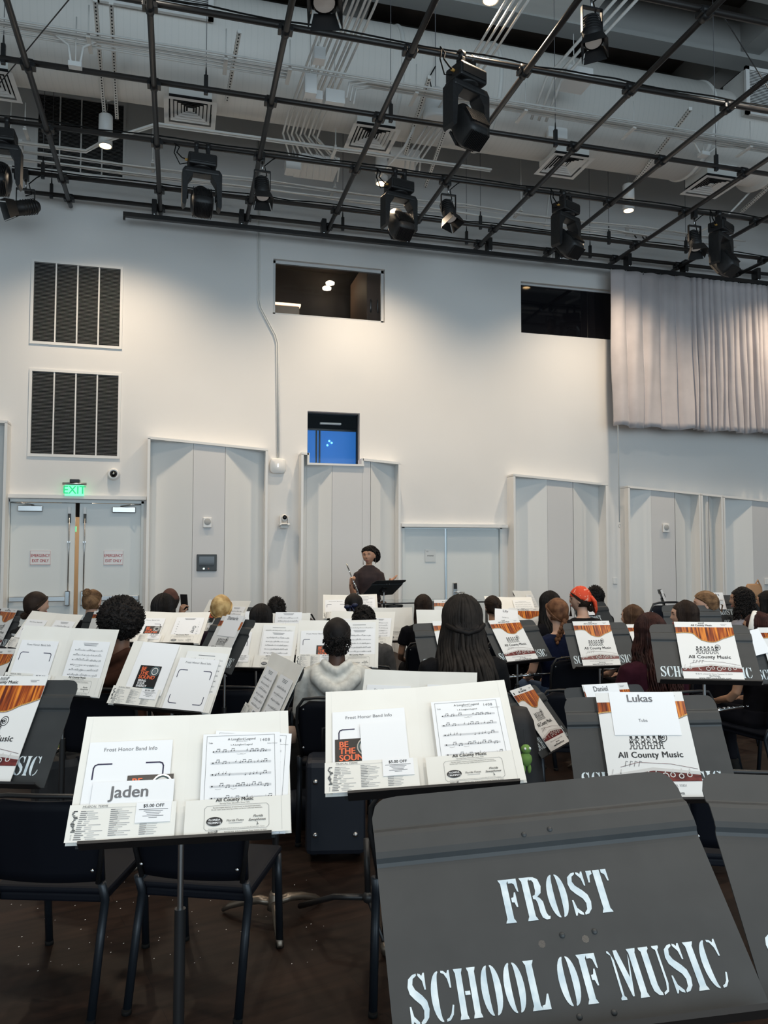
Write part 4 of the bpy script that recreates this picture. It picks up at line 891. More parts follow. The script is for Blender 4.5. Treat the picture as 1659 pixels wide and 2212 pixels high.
GL = {
 'F': ([slab(.08,.27), [(.31,.90),(.31,1),(.56,1),(.56,.68),(.52,.70),(.47,.87),(.42,.90)], [(.31,.46),(.31,.56),(.38,.57),(.42,.68),(.46,.68),(.46,.34),(.42,.34),(.38,.45)]], .60),
 'R': ([slab(.08,.27), [(.31,.92),(.31,1),(.44,.99),(.56,.93),(.61,.76),(.56,.60),(.44,.52),(.50,.49),(.57,.40),(.59,.15),(.63,.07),(.68,.06),(.66,0),(.56,-.01),(.46,.04),(.42,.16),(.41,.38),(.38,.46),(.31,.48),(.31,.55),(.38,.57),(.42,.66),(.42,.86),(.38,.92)]], .70),
 'O': ([crescent(True), crescent(False)], .62),
 'C': ([crescent(True, .32, rx=.30), [(.36,1),(.44,.99),(.52,.93),(.56,1),(.60,1),(.60,.64),(.56,.64),(.52,.82),(.44,.93),(.36,.955)], [(.36,0),(.46,.02),(.56,.12),(.61,.30),(.57,.31),(.50,.14),(.43,.07),(.36,.05)]], .66),
 'S': ([[(.31,1),(.20,.98),(.08,.90),(.04,.74),(.08,.60),(.20,.49),(.36,.37),(.42,.26),(.40,.12),(.31,.045),(.31,0),(.42,.02),(.53,.12),(.57,.28),(.53,.44),(.42,.55),(.24,.68),(.18,.78),(.21,.90),(.31,.955)],
         [(.35,1),(.42,.98),(.46,.94),(.50,1),(.54,1),(.54,.66),(.50,.66),(.46,.84),(.35,.95)], [(.27,0),(.18,.02),(.12,.07),(.08,0),(.04,0),(.04,.36),(.08,.36),(.13,.17),(.27,.05)]], .62),
 'T': ([slab(.22,.42,False), [(.02,1),(.18,1),(.18,.92),(.10,.88),(.06,.72),(.02,.72)], [(.62,1),(.46,1),(.46,.92),(.54,.88),(.58,.72),(.62,.72)], [(.22,.9),(.22,1),(.42,1),(.42,.9)]], .64),
 'H': ([slab(.08,.25,ser=.04), slab(.45,.62,ser=.04), [(.28,.46),(.28,.54),(.42,.54),(.42,.46)]], .70),
 'L': ([slab(.08,.27), [(.31,0),(.31,.08),(.40,.10),(.50,.30),(.54,.30),(.54,0)]], .58),
 'M': ([slab(.62,.80,ser=.04), [(.04,0),(.20,0),(.20,.04),(.15,.08),(.15,.80),(.08,.95),(.04,1),(.0,1),(.0,.96),(.09,.90),(.09,.08),(.04,.04)], [(.19,1),(.30,1),(.46,.42),(.58,.90),(.58,.78),(.43,.05),(.38,.05),(.19,.86)]], .88),
 'U': ([[(.03,1),(.31,1),(.31,.955),(.26,.91),(.26,.22),(.29,.10),(.33,.05),(.33,0),(.22,.01),(.11,.10),(.08,.24),(.08,.91),(.03,.955)], [(.43,1),(.62,1),(.62,.96),(.57,.91),(.57,.22),(.51,.06),(.37,0),(.37,.05),(.47,.10),(.51,.24),(.51,.91),(.43,.96)]], .66),
 'I': ([slab(.08,.27)], .35)}
def stencil(mb, txt, x0, x1, z0, h, y):
    adv = [GL[c][1] if c in GL else .28 for c in txt]; tot = sum(adv)+.02*len(txt); s = (x1-x0)/tot; x = x0
    for c, a in zip(txt, adv):
        if c in GL:
            for p in GL[c][0]:
                # smooth soft edge of the spray: a slightly larger dim outline is part of the print
                mb.poly([(x+q[0]*s, z0+q[1]*h) for q in p], 'stencil', y)
        x += (a+.02)*s
# ---------------------------------------------------------------- stand parts
def desk_mesh(W_=.48, H=.34, txt=True):
    mb = MB(); prof = [(0, 0), (0, .233), (-.002, .238), (-.0075, .243), (-.009, .252), (-.009, .275), (-.0075, .282), (-.001, .289), (0, .292), (0, .316)]
    xs_ = [-W_/2+W_*k/24 for k in range(25)]; xs_ = sorted(xs_+[-W_/2+.006, -W_/2+.013, W_/2-.006, W_/2-.013]); rad = .032
    def zt(x):
        e = W_/2-abs(x)
        return H if e >= rad else H-rad+math.sqrt(max(0, rad*rad-(rad-e)**2))
    for back in (0, 1):
        vs = []; n = len(prof)+1
        for x in xs_:
            top = zt(x); pp = prof+[(0, top)]
            for (yy, z) in pp: vs.append((x, yy+(.0022 if back else 0), min(z, top)))
        fs = []
        for i in range(len(xs_)-1):
            for j in range(n-1):
                k = i*n+j; q = (k, k+n, k+n+1, k+1); fs.append(q if not back else q[::-1])
        mb.add(vs, fs, 'desk')
        if not back: first = vs
    n = len(prof)+1; k = len(first)                                # rim
    top = [i*n+n-1 for i in range(len(xs_))]
    off = 0
    mb.f += [[a, b_, b_+k, a+k] for a, b_ in zip(top[:-1], top[1:])]; mb.m += [0]*(len(top)-1); mb.sm += [False]*(len(top)-1)
    for col in (0, (len(xs_)-1)*n):
        mb.f += [[col+j, col+j+1, col+j+1+k, col+j+k] for j in range(n-1)]; mb.m += [0]*(n-1); mb.sm += [False]*(n-1)
    if txt:
        stencil(mb, 'FROST', -.073, .088, .140, .058, -.0007); stencil(mb, 'SCHOOL OF MUSIC', -.218, .205, .034, .058, -.0007)
    for (x, z) in ((-.02, .256), (.02, .26), (0, .118), (.045, .118), (-.005, .022), (.04, .022)): mb.lathe([(0, .0022), (.003, .002), (.0042, 0)], (x, -.009 if z > .2 else 0, z), 'desk', 12, (0, -1, 0))
    o = mb.build('tmp'); me = o.data; bpy.data.objects.remove(o); return me
ME['desk'] = desk_mesh()
def lip_mesh():
    mb = MB(); W_ = .46
    mb.box((-W_/2, -.036, -.004), (W_/2, .002, -.001), 'black'); mb.box((-W_/2, -.038, -.004), (W_/2, -.036, .003), 'black')
    pass
    o = mb.build('tmp'); me = o.data; bpy.data.objects.remove(o); return me
ME['lip'] = lip_mesh()
def clampm_():
    mb = MB(); mb.box((-.045, .003, .10), (.045, .014, .20), 'black', .004); mb.cyl((-.03, .03, .13), (.03, .03, .13), .018, 'black', 12); mb.box((-.02, .01, .115), (.02, .045, .15), 'black', .004)
    for (x, z) in ((-.02, .256), (.02, .256), (-.03, .11), (.03, .11)): mb.cyl((x, .0, z), (x, .006, z), .005, 'steel', 8)
    o = mb.build('tmp'); me = o.data; bpy.data.objects.remove(o); return me
ME['head'] = clampm_()
def leg_mesh():
    mb = MB(); pts = [(0, -.02, .075), (0, -.07, .078), (0, -.14, .062), (0, -.21, .035), (0, -.245, .012)]
    mb.tube(pts, [.020, .022, .020, .017, .011], 'bronze', 12, flat=.8); o = mb.build('tmp'); me = o.data; bpy.data.objects.remove(o); return me
ME['leg'] = leg_mesh()
def pole_mesh():
    mb = MB(); mb.cyl((0, 0, 0), (0, 0, 1), 1, 'steel', 14); o = mb.build('tmp'); me = o.data; bpy.data.objects.remove(o)
    mb = MB(); mb.cyl((0, 0, 0), (0, 0, 1), 1, 'black', 14); o = mb.build('tmp'); m2 = o.data; bpy.data.objects.remove(o); return me, m2
ME['rod'], ME['tube'] = pole_mesh()
def hub_mesh():
    mb = MB(); mb.lathe([(0, .12), (.02, .12), (.026, .11), (.03, .07), (.034, .05), (.02, .045), (0, .045)], (0, 0, 0), 'bronze', 20); o = mb.build('tmp'); me = o.data; bpy.data.objects.remove(o); return me
ME['hub'] = hub_mesh()
def inst(name, me, parent=None, mw=None):
    o = bpy.data.objects.new(name, me); COL.objects.link(o)
    if parent: o.parent = parent
    if mw is not None: o.matrix_local = mw
    return o
def pose_m(P):                                                   # the plane of a desk: origin at the middle of its lower edge
    x, y, z, ya, ti, ro = P
    return M.Translation((x, y, z)) @ M.Rotation(-R(ya), 4, 'Z') @ M.Rotation(-R(ti), 4, 'X') @ M.Rotation(-R(ro), 4, 'Y')
STN = []
def stand(lab, P, du=0, back=False):
    mw = pose_m(P) @ M.Translation((du, 0, 0))
    c = mw @ V((0, .034, .135)); yaw = -R(P[3]); base = M.Translation((c.x, c.y, 0)) @ M.Rotation(yaw, 4, 'Z')
    t = thing('music_stand', lab, 'music stand', (c.x, c.y, 0), yaw, 'black music stands of the orchestra'); inv = base.inverted()
    inst('desk', ME['desk'], t, inv @ mw); inst('ledge', ME['lip'], t, inv @ mw); inst('desk_bracket', ME['head'], t, inv @ mw)
    zs_ = min(.62, c.z-.12)
    inst('upper_rod', ME['rod'], t, M.Translation((0, 0, zs_-.1)) @ M.Diagonal((.0078, .0078, c.z-zs_+.1, 1)))
    inst('lower_tube', ME['tube'], t, M.Translation((0, 0, .10)) @ M.Diagonal((.0145, .0145, zs_-.10, 1)))
    hub = inst('base_hub', ME['hub'], t)
    for k in range(3): inst('leg', ME['leg'], hub, M.Rotation(R(40+120*k+random.Random(len(STN)).uniform(0, 90)), 4, 'Z'))
    STN.append(t); return pose_m(P) @ M.Translation((0, -.0105, 0))
def put(nm, me, lab, cat, mw, x, z, y, rot=0, grp=None):         # lays a flat thing on a desk plane
    o = inst(nm, me); o.matrix_world = mw @ M.Translation((x, y, z)) @ M.Rotation(-R(rot), 4, 'Y'); return tag(o, lab, cat, grp)
_fold = {}
def folder(lab, mw, L=None, wid=1.0):
    if not _fold:
        for nm, m_ in (('a', 'cream'),):
            mb = MB(); W_, H = .27, .345
            mb.add([(-W_,-.010,0),(0,-.001,0),(0,-.001,H),(-W_,-.010,H),(-W_,-.0085,0),(0,.0005,0),(0,.0005,H),(-W_,-.0085,H)], [(0,1,2,3),(7,6,5,4),(0,4,5,1),(3,2,6,7),(0,3,7,4)], 'cream')
            mb.add([(0,-.001,0),(W_,-.010,0),(W_,-.010,H),(0,-.001,H),(0,.0005,0),(W_,-.0085,0),(W_,-.0085,H),(0,.0005,H)], [(0,1,2,3),(7,6,5,4),(0,4,5,1),(3,2,6,7),(1,5,6,2)], 'cream')
            mb.line([(W_-.022, .0), (W_-.022, H)], .0007, 'paper', -.0105); mb.line([(-W_+.018, 0), (-W_+.018, H)], .0005, 'paper', -.0105)
            o = mb.build('tmp'); _fold['cover'] = o.data; bpy.data.objects.remove(o)
    t = empty('music_folder'); t.matrix_world = mw; tag(t, lab, 'music folder', 'open ivory folders on the music stands')
    inst('cover', _fold['cover'], t)
    inst('left_pocket', ME['lp'], t, M.Translation((-.271, -.0235, .002)) @ M.Rotation(R(1.2), 4, 'Z')); inst('right_pocket', ME['rp'], t, M.Translation((.006, -.0160, .002)) @ M.Rotation(-R(1.2), 4, 'Z'))
    return t
def open_set(key, P, flyer=True, music='music3', card=None, sheet=True, blank=False, back=None, du=0, who=''):
    """an open folder on its stand with its papers; key names it in the labels"""
    mw = stand('stand under the open folder ' + key, P, du)
    folder('open ivory folder ' + key, mw)
    if sheet: put('info_sheet', ME['info'], 'white band info sheet ' + key, 'paper sheet', mw, -.25, .004, -.0125, grp='band info sheets')
    if music: put('sheet_music', ME[music], 'sheet music page, right pocket, folder ' + key, 'sheet music', mw, .0405, .003, -.0138, grp='sheet music pages')
    if back: put('sheet_music', ME['score'], 'full score page behind the smaller page ' + key, 'sheet music', mw, .03, .035, -.0106, grp='sheet music pages')
    if flyer: put('flyer', ME['flyer'], 'black BE THE SOUND flyer ' + key, 'flyer', mw, flyer[0], flyer[1], -.0140, flyer[2], 'black trumpet flyers')
    return mw
def cover_set(key, P, du=0, dx=0, grp='glossy folders with violin picture'):
    mw = stand('stand holding the violin picture folder ' + key, P, du)
    o = put('music_folder', ME['cover'], 'closed violin picture folder ' + key, 'music folder', mw, -.1375+dx, .001, -.0035, grp=grp)
    return mw
# ---------------------------------------------------------------- the stands, front to back
mwA = stand('nearest music stand, large charcoal desk stencilled with white capital letters', (.5000, .8892, .9500, 14.6, 45.7, 5.9))
_M = pose_m((0, 0, 0, 12, 45, -3.5)); TLp = at_z(1506, 1668, 1.185); Bp = TLp-(_M @ V((-.24, 0, .34)))
stand('nearest music stand at the right edge, mostly out of view', (Bp.x, Bp.y, Bp.z, 12, 45, -3.5))
m1 = open_set('with the big front name card', (.019, 2.014, .829, 4.9, 41.5, -.2), (-.1443, .0096, 0), 'music1', du=-.01)
put('sheet_music', ME['music1'], 'second tilted music page peeking out behind, folder with the big front name card', 'sheet music', m1, .050, .016, -.0114, -5)
ME['c1'] = mesh_of(draw_card, 'Jaden', None, .200, .13, .044, .0865)
put('name_card', ME['c1'], 'large white name card in the nearest left folder', 'name card', m1, -.226, .024, -.0168, 0)
m2 = open_set('beside the nearest charcoal desk', (.655, 2.010, .899, 18.0, 47.8, 5.6), (-.243, .012, 0), 'music1', du=.02)
put('blank_sheet', ME['blankcard'], 'small blank white sheet over the flyer, folder beside the nearest desk', 'paper sheet', m2, -.168, .066, -.0172, 1)
mL = cover_set('under the tuba card', (1.402, 2.064, .800, 21.3, 35.0, 2.5))
ME['c2'] = mesh_of(draw_card, 'Lukas', 'Tuba', .205, .145, .036)
put('name_card', ME['c2'], 'white name card reading Tuba on a violin picture folder', 'name card', mL, -.098, .203, -.0062, -1)
m = cover_set('at the left edge, nearest of the left ones', (-.585, 2.539, .861, 23.6, 35.8, 1.5))
m = cover_set('under the card behind the tuba card', (1.970, 3.136, .615, -12.0, 27.6, -2.1))
ME['c3'] = mesh_of(draw_card, 'Daniel', None, .205, .14, .034)
put('name_card', ME['c3'], 'small white name card just behind the tuba card stand', 'name card', m, -.132, .203, -.0062, 0)
cover_set('turned sideways, right of the two front open folders', (1.837, 3.524, .575, -44.4, 38.3, -1.7))
open_set('behind the folder beside the nearest desk', (1.054, 3.404, .670, 28.0, 28.6, .3), None, 'music2')
m8 = stand('black music stand under the folder turned edge-on', (.327, 3.321, .769, 84, 26, .6)); folder('open folder turned nearly edge-on left of the white hoodie', m8)
put('sheet_music', ME['music2'], 'left music page on the folder turned nearly edge-on', 'sheet music', m8, -.235, .004, -.0125); put('sheet_music', ME['music3'], 'right music page on the folder turned nearly edge-on', 'sheet music', m8, .03, .004, -.0135)
cover_set('in front of the long curly dark red hair', (2.478, 3.201, .919, 25.1, 39.9, .6), du=-.01, dx=.01)
m = cover_set('at the right edge beside the white headband', (3.464, 3.750, .780, 4.3, 26.3, -.9))
put('blank_sheet', ME['blankcard'], 'small blank white sheet left of the rightmost violin picture folder', 'paper sheet', m, -.235, .165, -.0090, 12)
open_set('left of the brown hoodie', (-.583, 4.086, .845, 26.9, 26.1, -1.3), None, 'music2')
m5 = open_set('right of the brown hoodie', (-.071, 3.832, .795, 28.7, 35.0, -2.3), (-.175, .055, 0), None, sheet=False)
put('info_sheet', ME['info'], 'white band info sheet on the right page, right of the brown hoodie', 'paper sheet', m5, .025, .004, -.0235, grp='band info sheets')
put('sheet_music', ME['score'], 'music page behind the info sheet, folder right of the brown hoodie', 'sheet music', m5, .045, .02, -.0125)
put('blank_sheet', ME['blank'], 'blank sheet high on the left page, right of the brown hoodie', 'paper sheet', m5, -.215, .066, -.0112, 0)
open_set('left of the white hoodie', (.480, 5.141, .773, 18.7, 35.0, -1.1), (-.235, -.015, -4), 'music3', back=1)
open_set('in front of the white hoodie', (1.016, 5.000, .777, 17.8, 29.9, .9), (-.14, .0, 0), 'music3', back=1)
cover_set('left of the very long dark locs', (1.798, 4.783, .773, -7.8, 28.6, -.3), du=-.04)
cover_set('right of the very long dark locs', (2.303, 4.930, .783, -15.5, 37.8, .6), du=.045)
cover_set('at the lower left edge behind the nearest left one', (-1.066, 4.694, .691, 42.9, 30.0, 2.8))
cover_set('right of the navy shirt', (2.818, 4.774, .754, 5.4, 31.3, .2), du=.03)
cover_set('left of the long curly dark red hair', (3.262, 4.764, .771, 9.9, 46.9, -.4))
m9 = open_set('behind the brown hoodie', (-.099, 5.649, .884, 16.1, 53.4, -.9), (-.16, .02, 0), 'music2')
ME['c4'] = mesh_of(draw_card, 'Grey', None, .205, .14, .036)
put('name_card', ME['c4'], 'white name card turned sideways in a folder', 'name card', m9, .075, .245, -.0150, -90)
open_set('right of the striped shirt', (-1.016, 6.179, .804, 39.5, 40.1, -1.9), None, 'music3')
cover_set('at the left edge beside the striped shirt', (-1.446, 6.926, .756, 53.8, 25.8, .5))
cover_set('behind the round black afro', (-.676, 7.163, .696, 36.0, 24.7, -.3))
m = cover_set('under the slanting name card', (.196, 4.701, .846, 64.7, 29.7, 1.8))
ME['c5'] = mesh_of(draw_card, 'Shamarie', None, .205, .14, .034); put('name_card', ME['c5'], 'slanting white name card on a narrow turned stand', 'name card', m, -.09, .215, -.0062, 0)
m = stand('black music stand under the folder with the wide upright name card', (.683, 5.817, .765, 20, 28.6, .3)); folder('open ivory folder behind the wide upright name card', m)
ME['c6'] = mesh_of(draw_card, 'Ashritaa', None, .205, .14, .036); put('name_card', ME['c6'], 'wide upright white name card above the open folders', 'name card', m, -.235, .213, -.0180, 0)
put('sheet_music', ME['music2'], 'music page right of the wide upright name card', 'sheet music', m, .0, .075, -.0125, 0)
open_set('behind the curly dark bun', (1.420, 6.114, .770, 23.2, 39.3, -.2), None, 'music2')
open_set('behind the blue hair bow', (1.640, 7.401, .872, 11.3, 48.7, .7), None, 'music3', back=1)
open_set('under the glass table', (1.85, 6.95, .71, 15, 30, 0), None, None, sheet=False)
open_set('left of the very long dark locs', (2.20, 6.10, .74, 10, 27.5, 0), None, 'blank', sheet=False)
cover_set('between the straight dark hair and the locs', (2.55, 7.10, .76, 15, 28.6, .6))
open_set('beside the storage door', (3.50, 7.70, .80, 5, 47, -1.9), None, 'score', sheet=False)
open_set('turned, left of the thick black braids', (3.885, 8.038, .785, -43.7, 26.8, -2.8), None, 'score', sheet=False)
m = cover_set('behind the name card right of the locs', (2.92, 6.20, .775, 14, 42, -.5), dx=.03)
ME['c7'] = mesh_of(draw_card, 'Lily', 'De-Barros', .205, .14, .036); put('name_card', ME['c7'], 'white name card just right of the locs', 'name card', m, -.245, .20, -.0066, -6)
open_set('beside the blonde low bun', (.34, 7.20, .80, 50, 35, 1), (-.2, .06, 0), 'music3', sheet=False)
stand('empty black music stand behind the blonde low bun', (.62, 7.6, .68, 15, 20, 0))
m = stand('black music stand with a narrow upright page, right side', (5.35, 7.6, .80, -50, 18, -2)); put('sheet_music', ME['music2'], 'narrow upright music page left of the brown hair clip', 'sheet music', m, -.1, .05, -.004, 3)
stand('empty black music stand in front of the brown hair clip', (4.02, 5.35, .80, 12, 24, 0))
m = stand('black music stand behind the straight brown hair', (3.85, 6.5, .77, -20, 30, 0)); ME['c8'] = mesh_of(draw_card, 'Georgia', None, .205, .14, .034); put('name_card', ME['c8'], 'white name card beside straight brown hair', 'name card', m, -.2, .20, -.004, 0)
m = stand('black music stand with a name card at the right edge', (4.95, 6.15, .83, 10, 25, 0)); ME['c9'] = mesh_of(draw_card, 'Cassandra', 'Tuba', .205, .17, .034); put('name_card', ME['c9'], 'white name card on a stand at the right edge', 'name card', m, -.18, .19, -.004, 0)
# the conductor's stand, seen from behind
c = at_y(815, 1280, 9.2); mwC = stand('low black music stand with a wide desk in front of the flute player', (c.x, c.y, c.z-.03, 157, 56, 0)); CONDX = (c.x, c.y, c.z)
# ================================================================ chairs
def chair_parts(s=1.0):
    P = {}
    def mk(nm, mb): o = mb.build('tmp'); P[nm] = o.data; bpy.data.objects.remove(o)
    mb = MB(); mb.T = M.Translation((0, .0, .43)); 
    def sheet(w0, w1, H, y0, y1, rz, m, th=.014, n=14, crv=.03, rad=.07):
        vs = []; fs = []
        for k in range(2):
            for j in range(9):
                t = j/8; w = w0+(w1-w0)*t
                if rad and (1-t)*H < rad: e = 1-(1-t)*H/rad; w -= rad*(1-math.sqrt(max(0, 1-e*e)))
                for i in range(n+1):
                    u = i/n*2-1; vs.append((u*w, y0+(y1-y0)*t-crv*(1-u*u)+th*k, rz+H*t))
        N_ = n+1
        for k in range(2):
            for j in range(8):
                for i in range(n):
                    a = k*9*N_+j*N_+i; q = (a, a+1, a+N_+1, a+N_); fs.append(q if k == 0 else q[::-1])
        off = 9*N_
        for i in range(n): fs.append((i, i+off, i+1+off, i+1)); a = 8*N_+i; fs.append((a, a+1, a+1+off, a+off))
        for j in range(8): a = j*N_; fs.append((a, a+N_, a+N_+off, a+off)); a = j*N_+n; fs.append((a, a+off, a+N_+off, a+N_))
        return vs, fs
    mb = MB(); mb.box((-.225, -.20, .435), (.225, .23, .465), 'chairfab', .012); mb.box((-.21, -.19, .40), (.21, .20, .436), 'chairfab', .01); mk('seat', mb)
    mb = MB(); v_, f_ = sheet(.215, .225, .34, -.215, -.285, .50, 'chairfab'); mb.add(v_, f_, 'chairfab', True); mk('backrest', mb)
    mb = MB()
    pts = [(-.20, -.235, .50), (-.232, -.27, .70), (-.226, -.288, .80), (-.19, -.292, .852), (-.12, -.305, .862), (0, -.315, .864), (.12, -.305, .862), (.19, -.292, .852), (.226, -.288, .80), (.232, -.27, .70), (.20, -.235, .50)]
    mb.tube(pts, .0095, 'black', 8); mk('back_frame', mb)
    mb = MB(); mb.box((-.045, -.330, .822), (.045, -.322, .842), 'chrome', .003); mb.box((-.03, -.333, .829), (.03, -.329, .835), 'black'); mb.build; mk('handle_plate', mb)
    mb = MB()
    for s_ in (-1, 1):
        for z in (.56, .79): mb.lathe([(0, .003), (.005, .002), (.007, 0)], (s_*.19, -.265-.07*(z-.56), z), 'steel', 10, (0, -1, 0))
    mk('rivet', mb)
    for nm, pts in (('rear_leg', [(0, -.235, .50), (0, -.20, .42), (0, -.235, .30), (0, -.31, .0)]), ('front_leg', [(0, .19, .44), (0, .205, .30), (0, .235, .0)])):
        mb = MB(); mb.tube(pts, .0135, 'chairleg', 10, flat=1.25); mb.cyl((0, pts[-1][1], 0), (0, pts[-1][1]-.003, .02), .018, 'rubber', 10); mk(nm, mb)
    return P
CP = chair_parts()
def chair(lab, x, y, ya, plate=False, s=1.0, grp='black orchestra chairs'):
    t = thing('orchestra_chair', lab, 'chair', (x, y, 0), -R(ya), grp); t.scale = (s, s, s)
    inst('seat', CP['seat'], t); bk_ = inst('backrest', CP['backrest'], t); bf_ = inst('back_frame', CP['back_frame'], t)
    inst('rivets', CP['rivet'], bk_)
    if plate: inst('handle_plate', CP['handle_plate'], bf_)
    for sx in (-.215, .215):
        inst('leg', CP['rear_leg'], t, M.Translation((sx, 0, 0))); inst('leg', CP['front_leg'], t, M.Translation((sx, 0, 0)))
    return t
# ================================================================ people
HR = V((.079, .097, .112))
def head_fn(d, p):
    x, y, z = d
    q = V(p)
    if z > 0: f = 1+.085*math.sin(PI*min(1, z)**1.2); q.x *= f; q.y *= f
    if z < .1:
        k = min(1, (.1-z)/1.1); q.x *= 1-.36*k**1.3; q.y *= (1-.10*k) if y > 0 else (1-.42*k)
    if y > 0:
        g = lambda v, c, w: math.exp(-((v-c)/w)**2)
        q.y += .020*g(x, 0, .13)*g(z, -.20, .14)*y+.010*g(x, 0, .09)*g(z, .0, .18)*y         # nose
        q.y -= .010*(g(x, .36, .20)+g(x, -.36, .20))*g(z, .06, .13)*y                        # eye sockets
        q.y += .005*g(z, .24, .10)*g(abs(x), .25, .3)*y                                     # brow
        q.y += .008*g(x, 0, .28)*g(z, -.52, .09)*y+.012*g(x, 0, .3)*g(z, -.84, .16)          # lips, chin
        q.x += .004*(1 if x > 0 else -1)*g(abs(x), .62, .2)*g(z, -.2, .25)                   # cheeks
    return q
def draw_head(mb, m):
    mb.ball((0, 0, 0), HR, m, 56, 44, head_fn)
def draw_ears(mb, m):
    for s in (-1, 1):
        mb.ball((s*.076, -.008, -.010), (.010, .019, .031), m, 12, 10); mb.ball((s*.080, -.004, -.008), (.007, .010, .018), m, 8, 6)
def draw_face(mb, skin, lip, brow, iris=(.05, .025, .015)):
    wh = eyewhite
    for s in (-1, 1):
        mb.ball((s*.029, .0755, .008), (.0120, .0096, .0046), wh, 14, 8); mb.ball((s*.0285, .0818, .0078), (.0050, .0042, .0048), 'ink', 10, 6)
        mb.tube([(s*.016, .084, .0115), (s*.030, .0860, .0142), (s*.042, .079, .0105)], .0020, brow, 6)        # lid line
        mb.tube([(s*.012, .0955, .026), (s*.028, .0965, .032), (s*.046, .0845, .028)], [.0022, .0032, .0014], brow, 6)
    mb.tube([(-.024, .077, -.061), (-.010, .089, -.057), (0, .090, -.0585), (.010, .089, -.057), (.024, .077, -.061)], [.0015, .0045, .0042, .0045, .0015], lip, 8)
    mb.tube([(-.022, .077, -.063), (-.010, .087, -.069), (0, .089, -.070), (.010, .087, -.069), (.022, .077, -.063)], [.0015, .0050, .0055, .0050, .0015], lip, 8)
    mb.tube([(-.012, .0905, -.0630), (0, .093, -.0635), (.012, .0905, -.0630)], [.001, .0022, .001], 'ink', 6)
    for s in (-1, 1): mb.ball((s*.006, .105, -.034), (.003, .003, .002), 'ink', 6, 4)
eyewhite = mat('eye_white', (.7, .68, .66), .2)
def hand(mb, w, F, N, m, side=1, curl=(20, 25, 20), size=1.0, spread=.010, th=(35, 20)):
    """palm, four unequal bent fingers and a thumb; F along the hand, N out of the palm"""
    F = V(F).normalized(); N = V(N); N = (N-F*N.dot(F)).normalized(); S = F.cross(N)*side; w = V(w); z = size
    mb.tube([w-F*.02, w+F*.012*z, w+F*.045*z, w+F*.078*z, w+F*.090*z], [.024*z, .027*z, .036*z, .040*z, .034*z], m, 12, flat=1)
    k = len(mb.v)-60
    for i in range(k, len(mb.v)):                                 # flatten the palm across its normal
        p = V(mb.v[i]); c = w; h = (p-c).dot(N); t = min(1, max(0, (p-c).dot(F)/(.05*z))); mb.v[i] = tuple(p-N*h*(.30+.32*t))
    for i, (o, L) in enumerate(((.029, .072), (.010, .080), (-.009, .075), (-.027, .058))):
        a = 0; p = w+F*.080*z+S*o*z; pts = [p-F*.02*z, p]; rs = [.0095*z, .0092*z]
        for j, f in enumerate((.45, .31, .24)):
            a += curl[j]; d = F*math.cos(R(a))+N*math.sin(R(a))+S*(o*spread*30); d.normalize(); p = p+d*L*f*z; pts.append(p); rs.append((.0085, .0078, .0060)[j]*z)
        mb.tube(pts, rs, m, 10); mb.ball(pts[-1], .0060*z, m, 10, 6)
    p = w+F*.020*z+S*.026*z+N*.004; d = (F*math.cos(R(th[0]))+S*math.sin(R(th[0]))+N*math.sin(R(th[1]))*.6).normalized(); q = p+d*.042*z; d2 = (F*.8+S*.25+N*math.sin(R(th[1]))).normalized()
    mb.tube([p-d*.012, p, q, q+d2*.026*z, q+d2*.036*z], [.016*z, .014*z, .0105*z, .0090*z, .0065*z], m, 10)
TORSO = [((0, -.01, .44), .150, .115, .8), ((0, -.01, .50), .172, .125, .8), ((0, -.012, .60), .150, .105, .85), ((0, -.010, .70), .143, .098, .85), ((0, -.002, .80), .163, .105, .85), ((0, 0, .88), .178, .108, .85), ((0, -.006, .945), .183, .095, .8), ((0, -.012, .985), .155, .075, .85), ((0, -.012, 1.012), .095, .060, .95), ((0, -.006, 1.035), .056, .052, 1)]
def torso(mb, m, g=0, top=None): mb.loft([((c[0], c[1], c[2]+g*.3), w+g, d+g, e) for c, w, d, e in TORSO[:top]], m, 32)
ARM = lambda s: [(s*.150, -.005, .955), (s*.178, -.002, .945), (s*.205, .01, .86), (s*.228, .035, .72), (s*.222, .10, .665), (s*.16, .26, .62), (s*.12, .33, .60)]
ARMR = [.045, .052, .046, .040, .038, .030, .024]
LEG = lambda s: [(s*.09, -.02, .50), (s*.10, .10, .52), (s*.12, .40, .525), (s*.125, .45, .49), (s*.125, .43, .30), (s*.12, .40, .10)]
LEGR = [.085, .088, .068, .062, .056, .040]
_bm = {}
def body_data(hy, hp):
    k = (round(hy/10), round(hp/10))
    if k not in _bm:
        mb = MB(); torso(mb, 'ink', -.006); mb.tube([(0, -.012, .96), (0, -.008, 1.02), (0, .002, 1.08), (0, .008, 1.14)], [.062, .055, .051, .050], 'ink', 20)
        for s in (-1, 1): mb.tube(ARM(s), [r-.006 for r in ARMR], 'ink', 14); mb.tube(LEG(s), [r-.008 for r in LEGR], 'ink', 14)
        T0 = head_T(hy, hp); mb.T = T0; draw_head(mb, 'ink'); draw_ears(mb, 'ink'); mb.T = None
        _bm[k] = remeshed(mb, .0085, 2)
    return _bm[k]
def head_T(hy, hp): return M.Translation((0, .0, 1.09)) @ M.Rotation(R(hy), 4, 'Z') @ M.Rotation(R(hp), 4, 'X') @ M.Translation((0, .022, .10))
_cl = {}
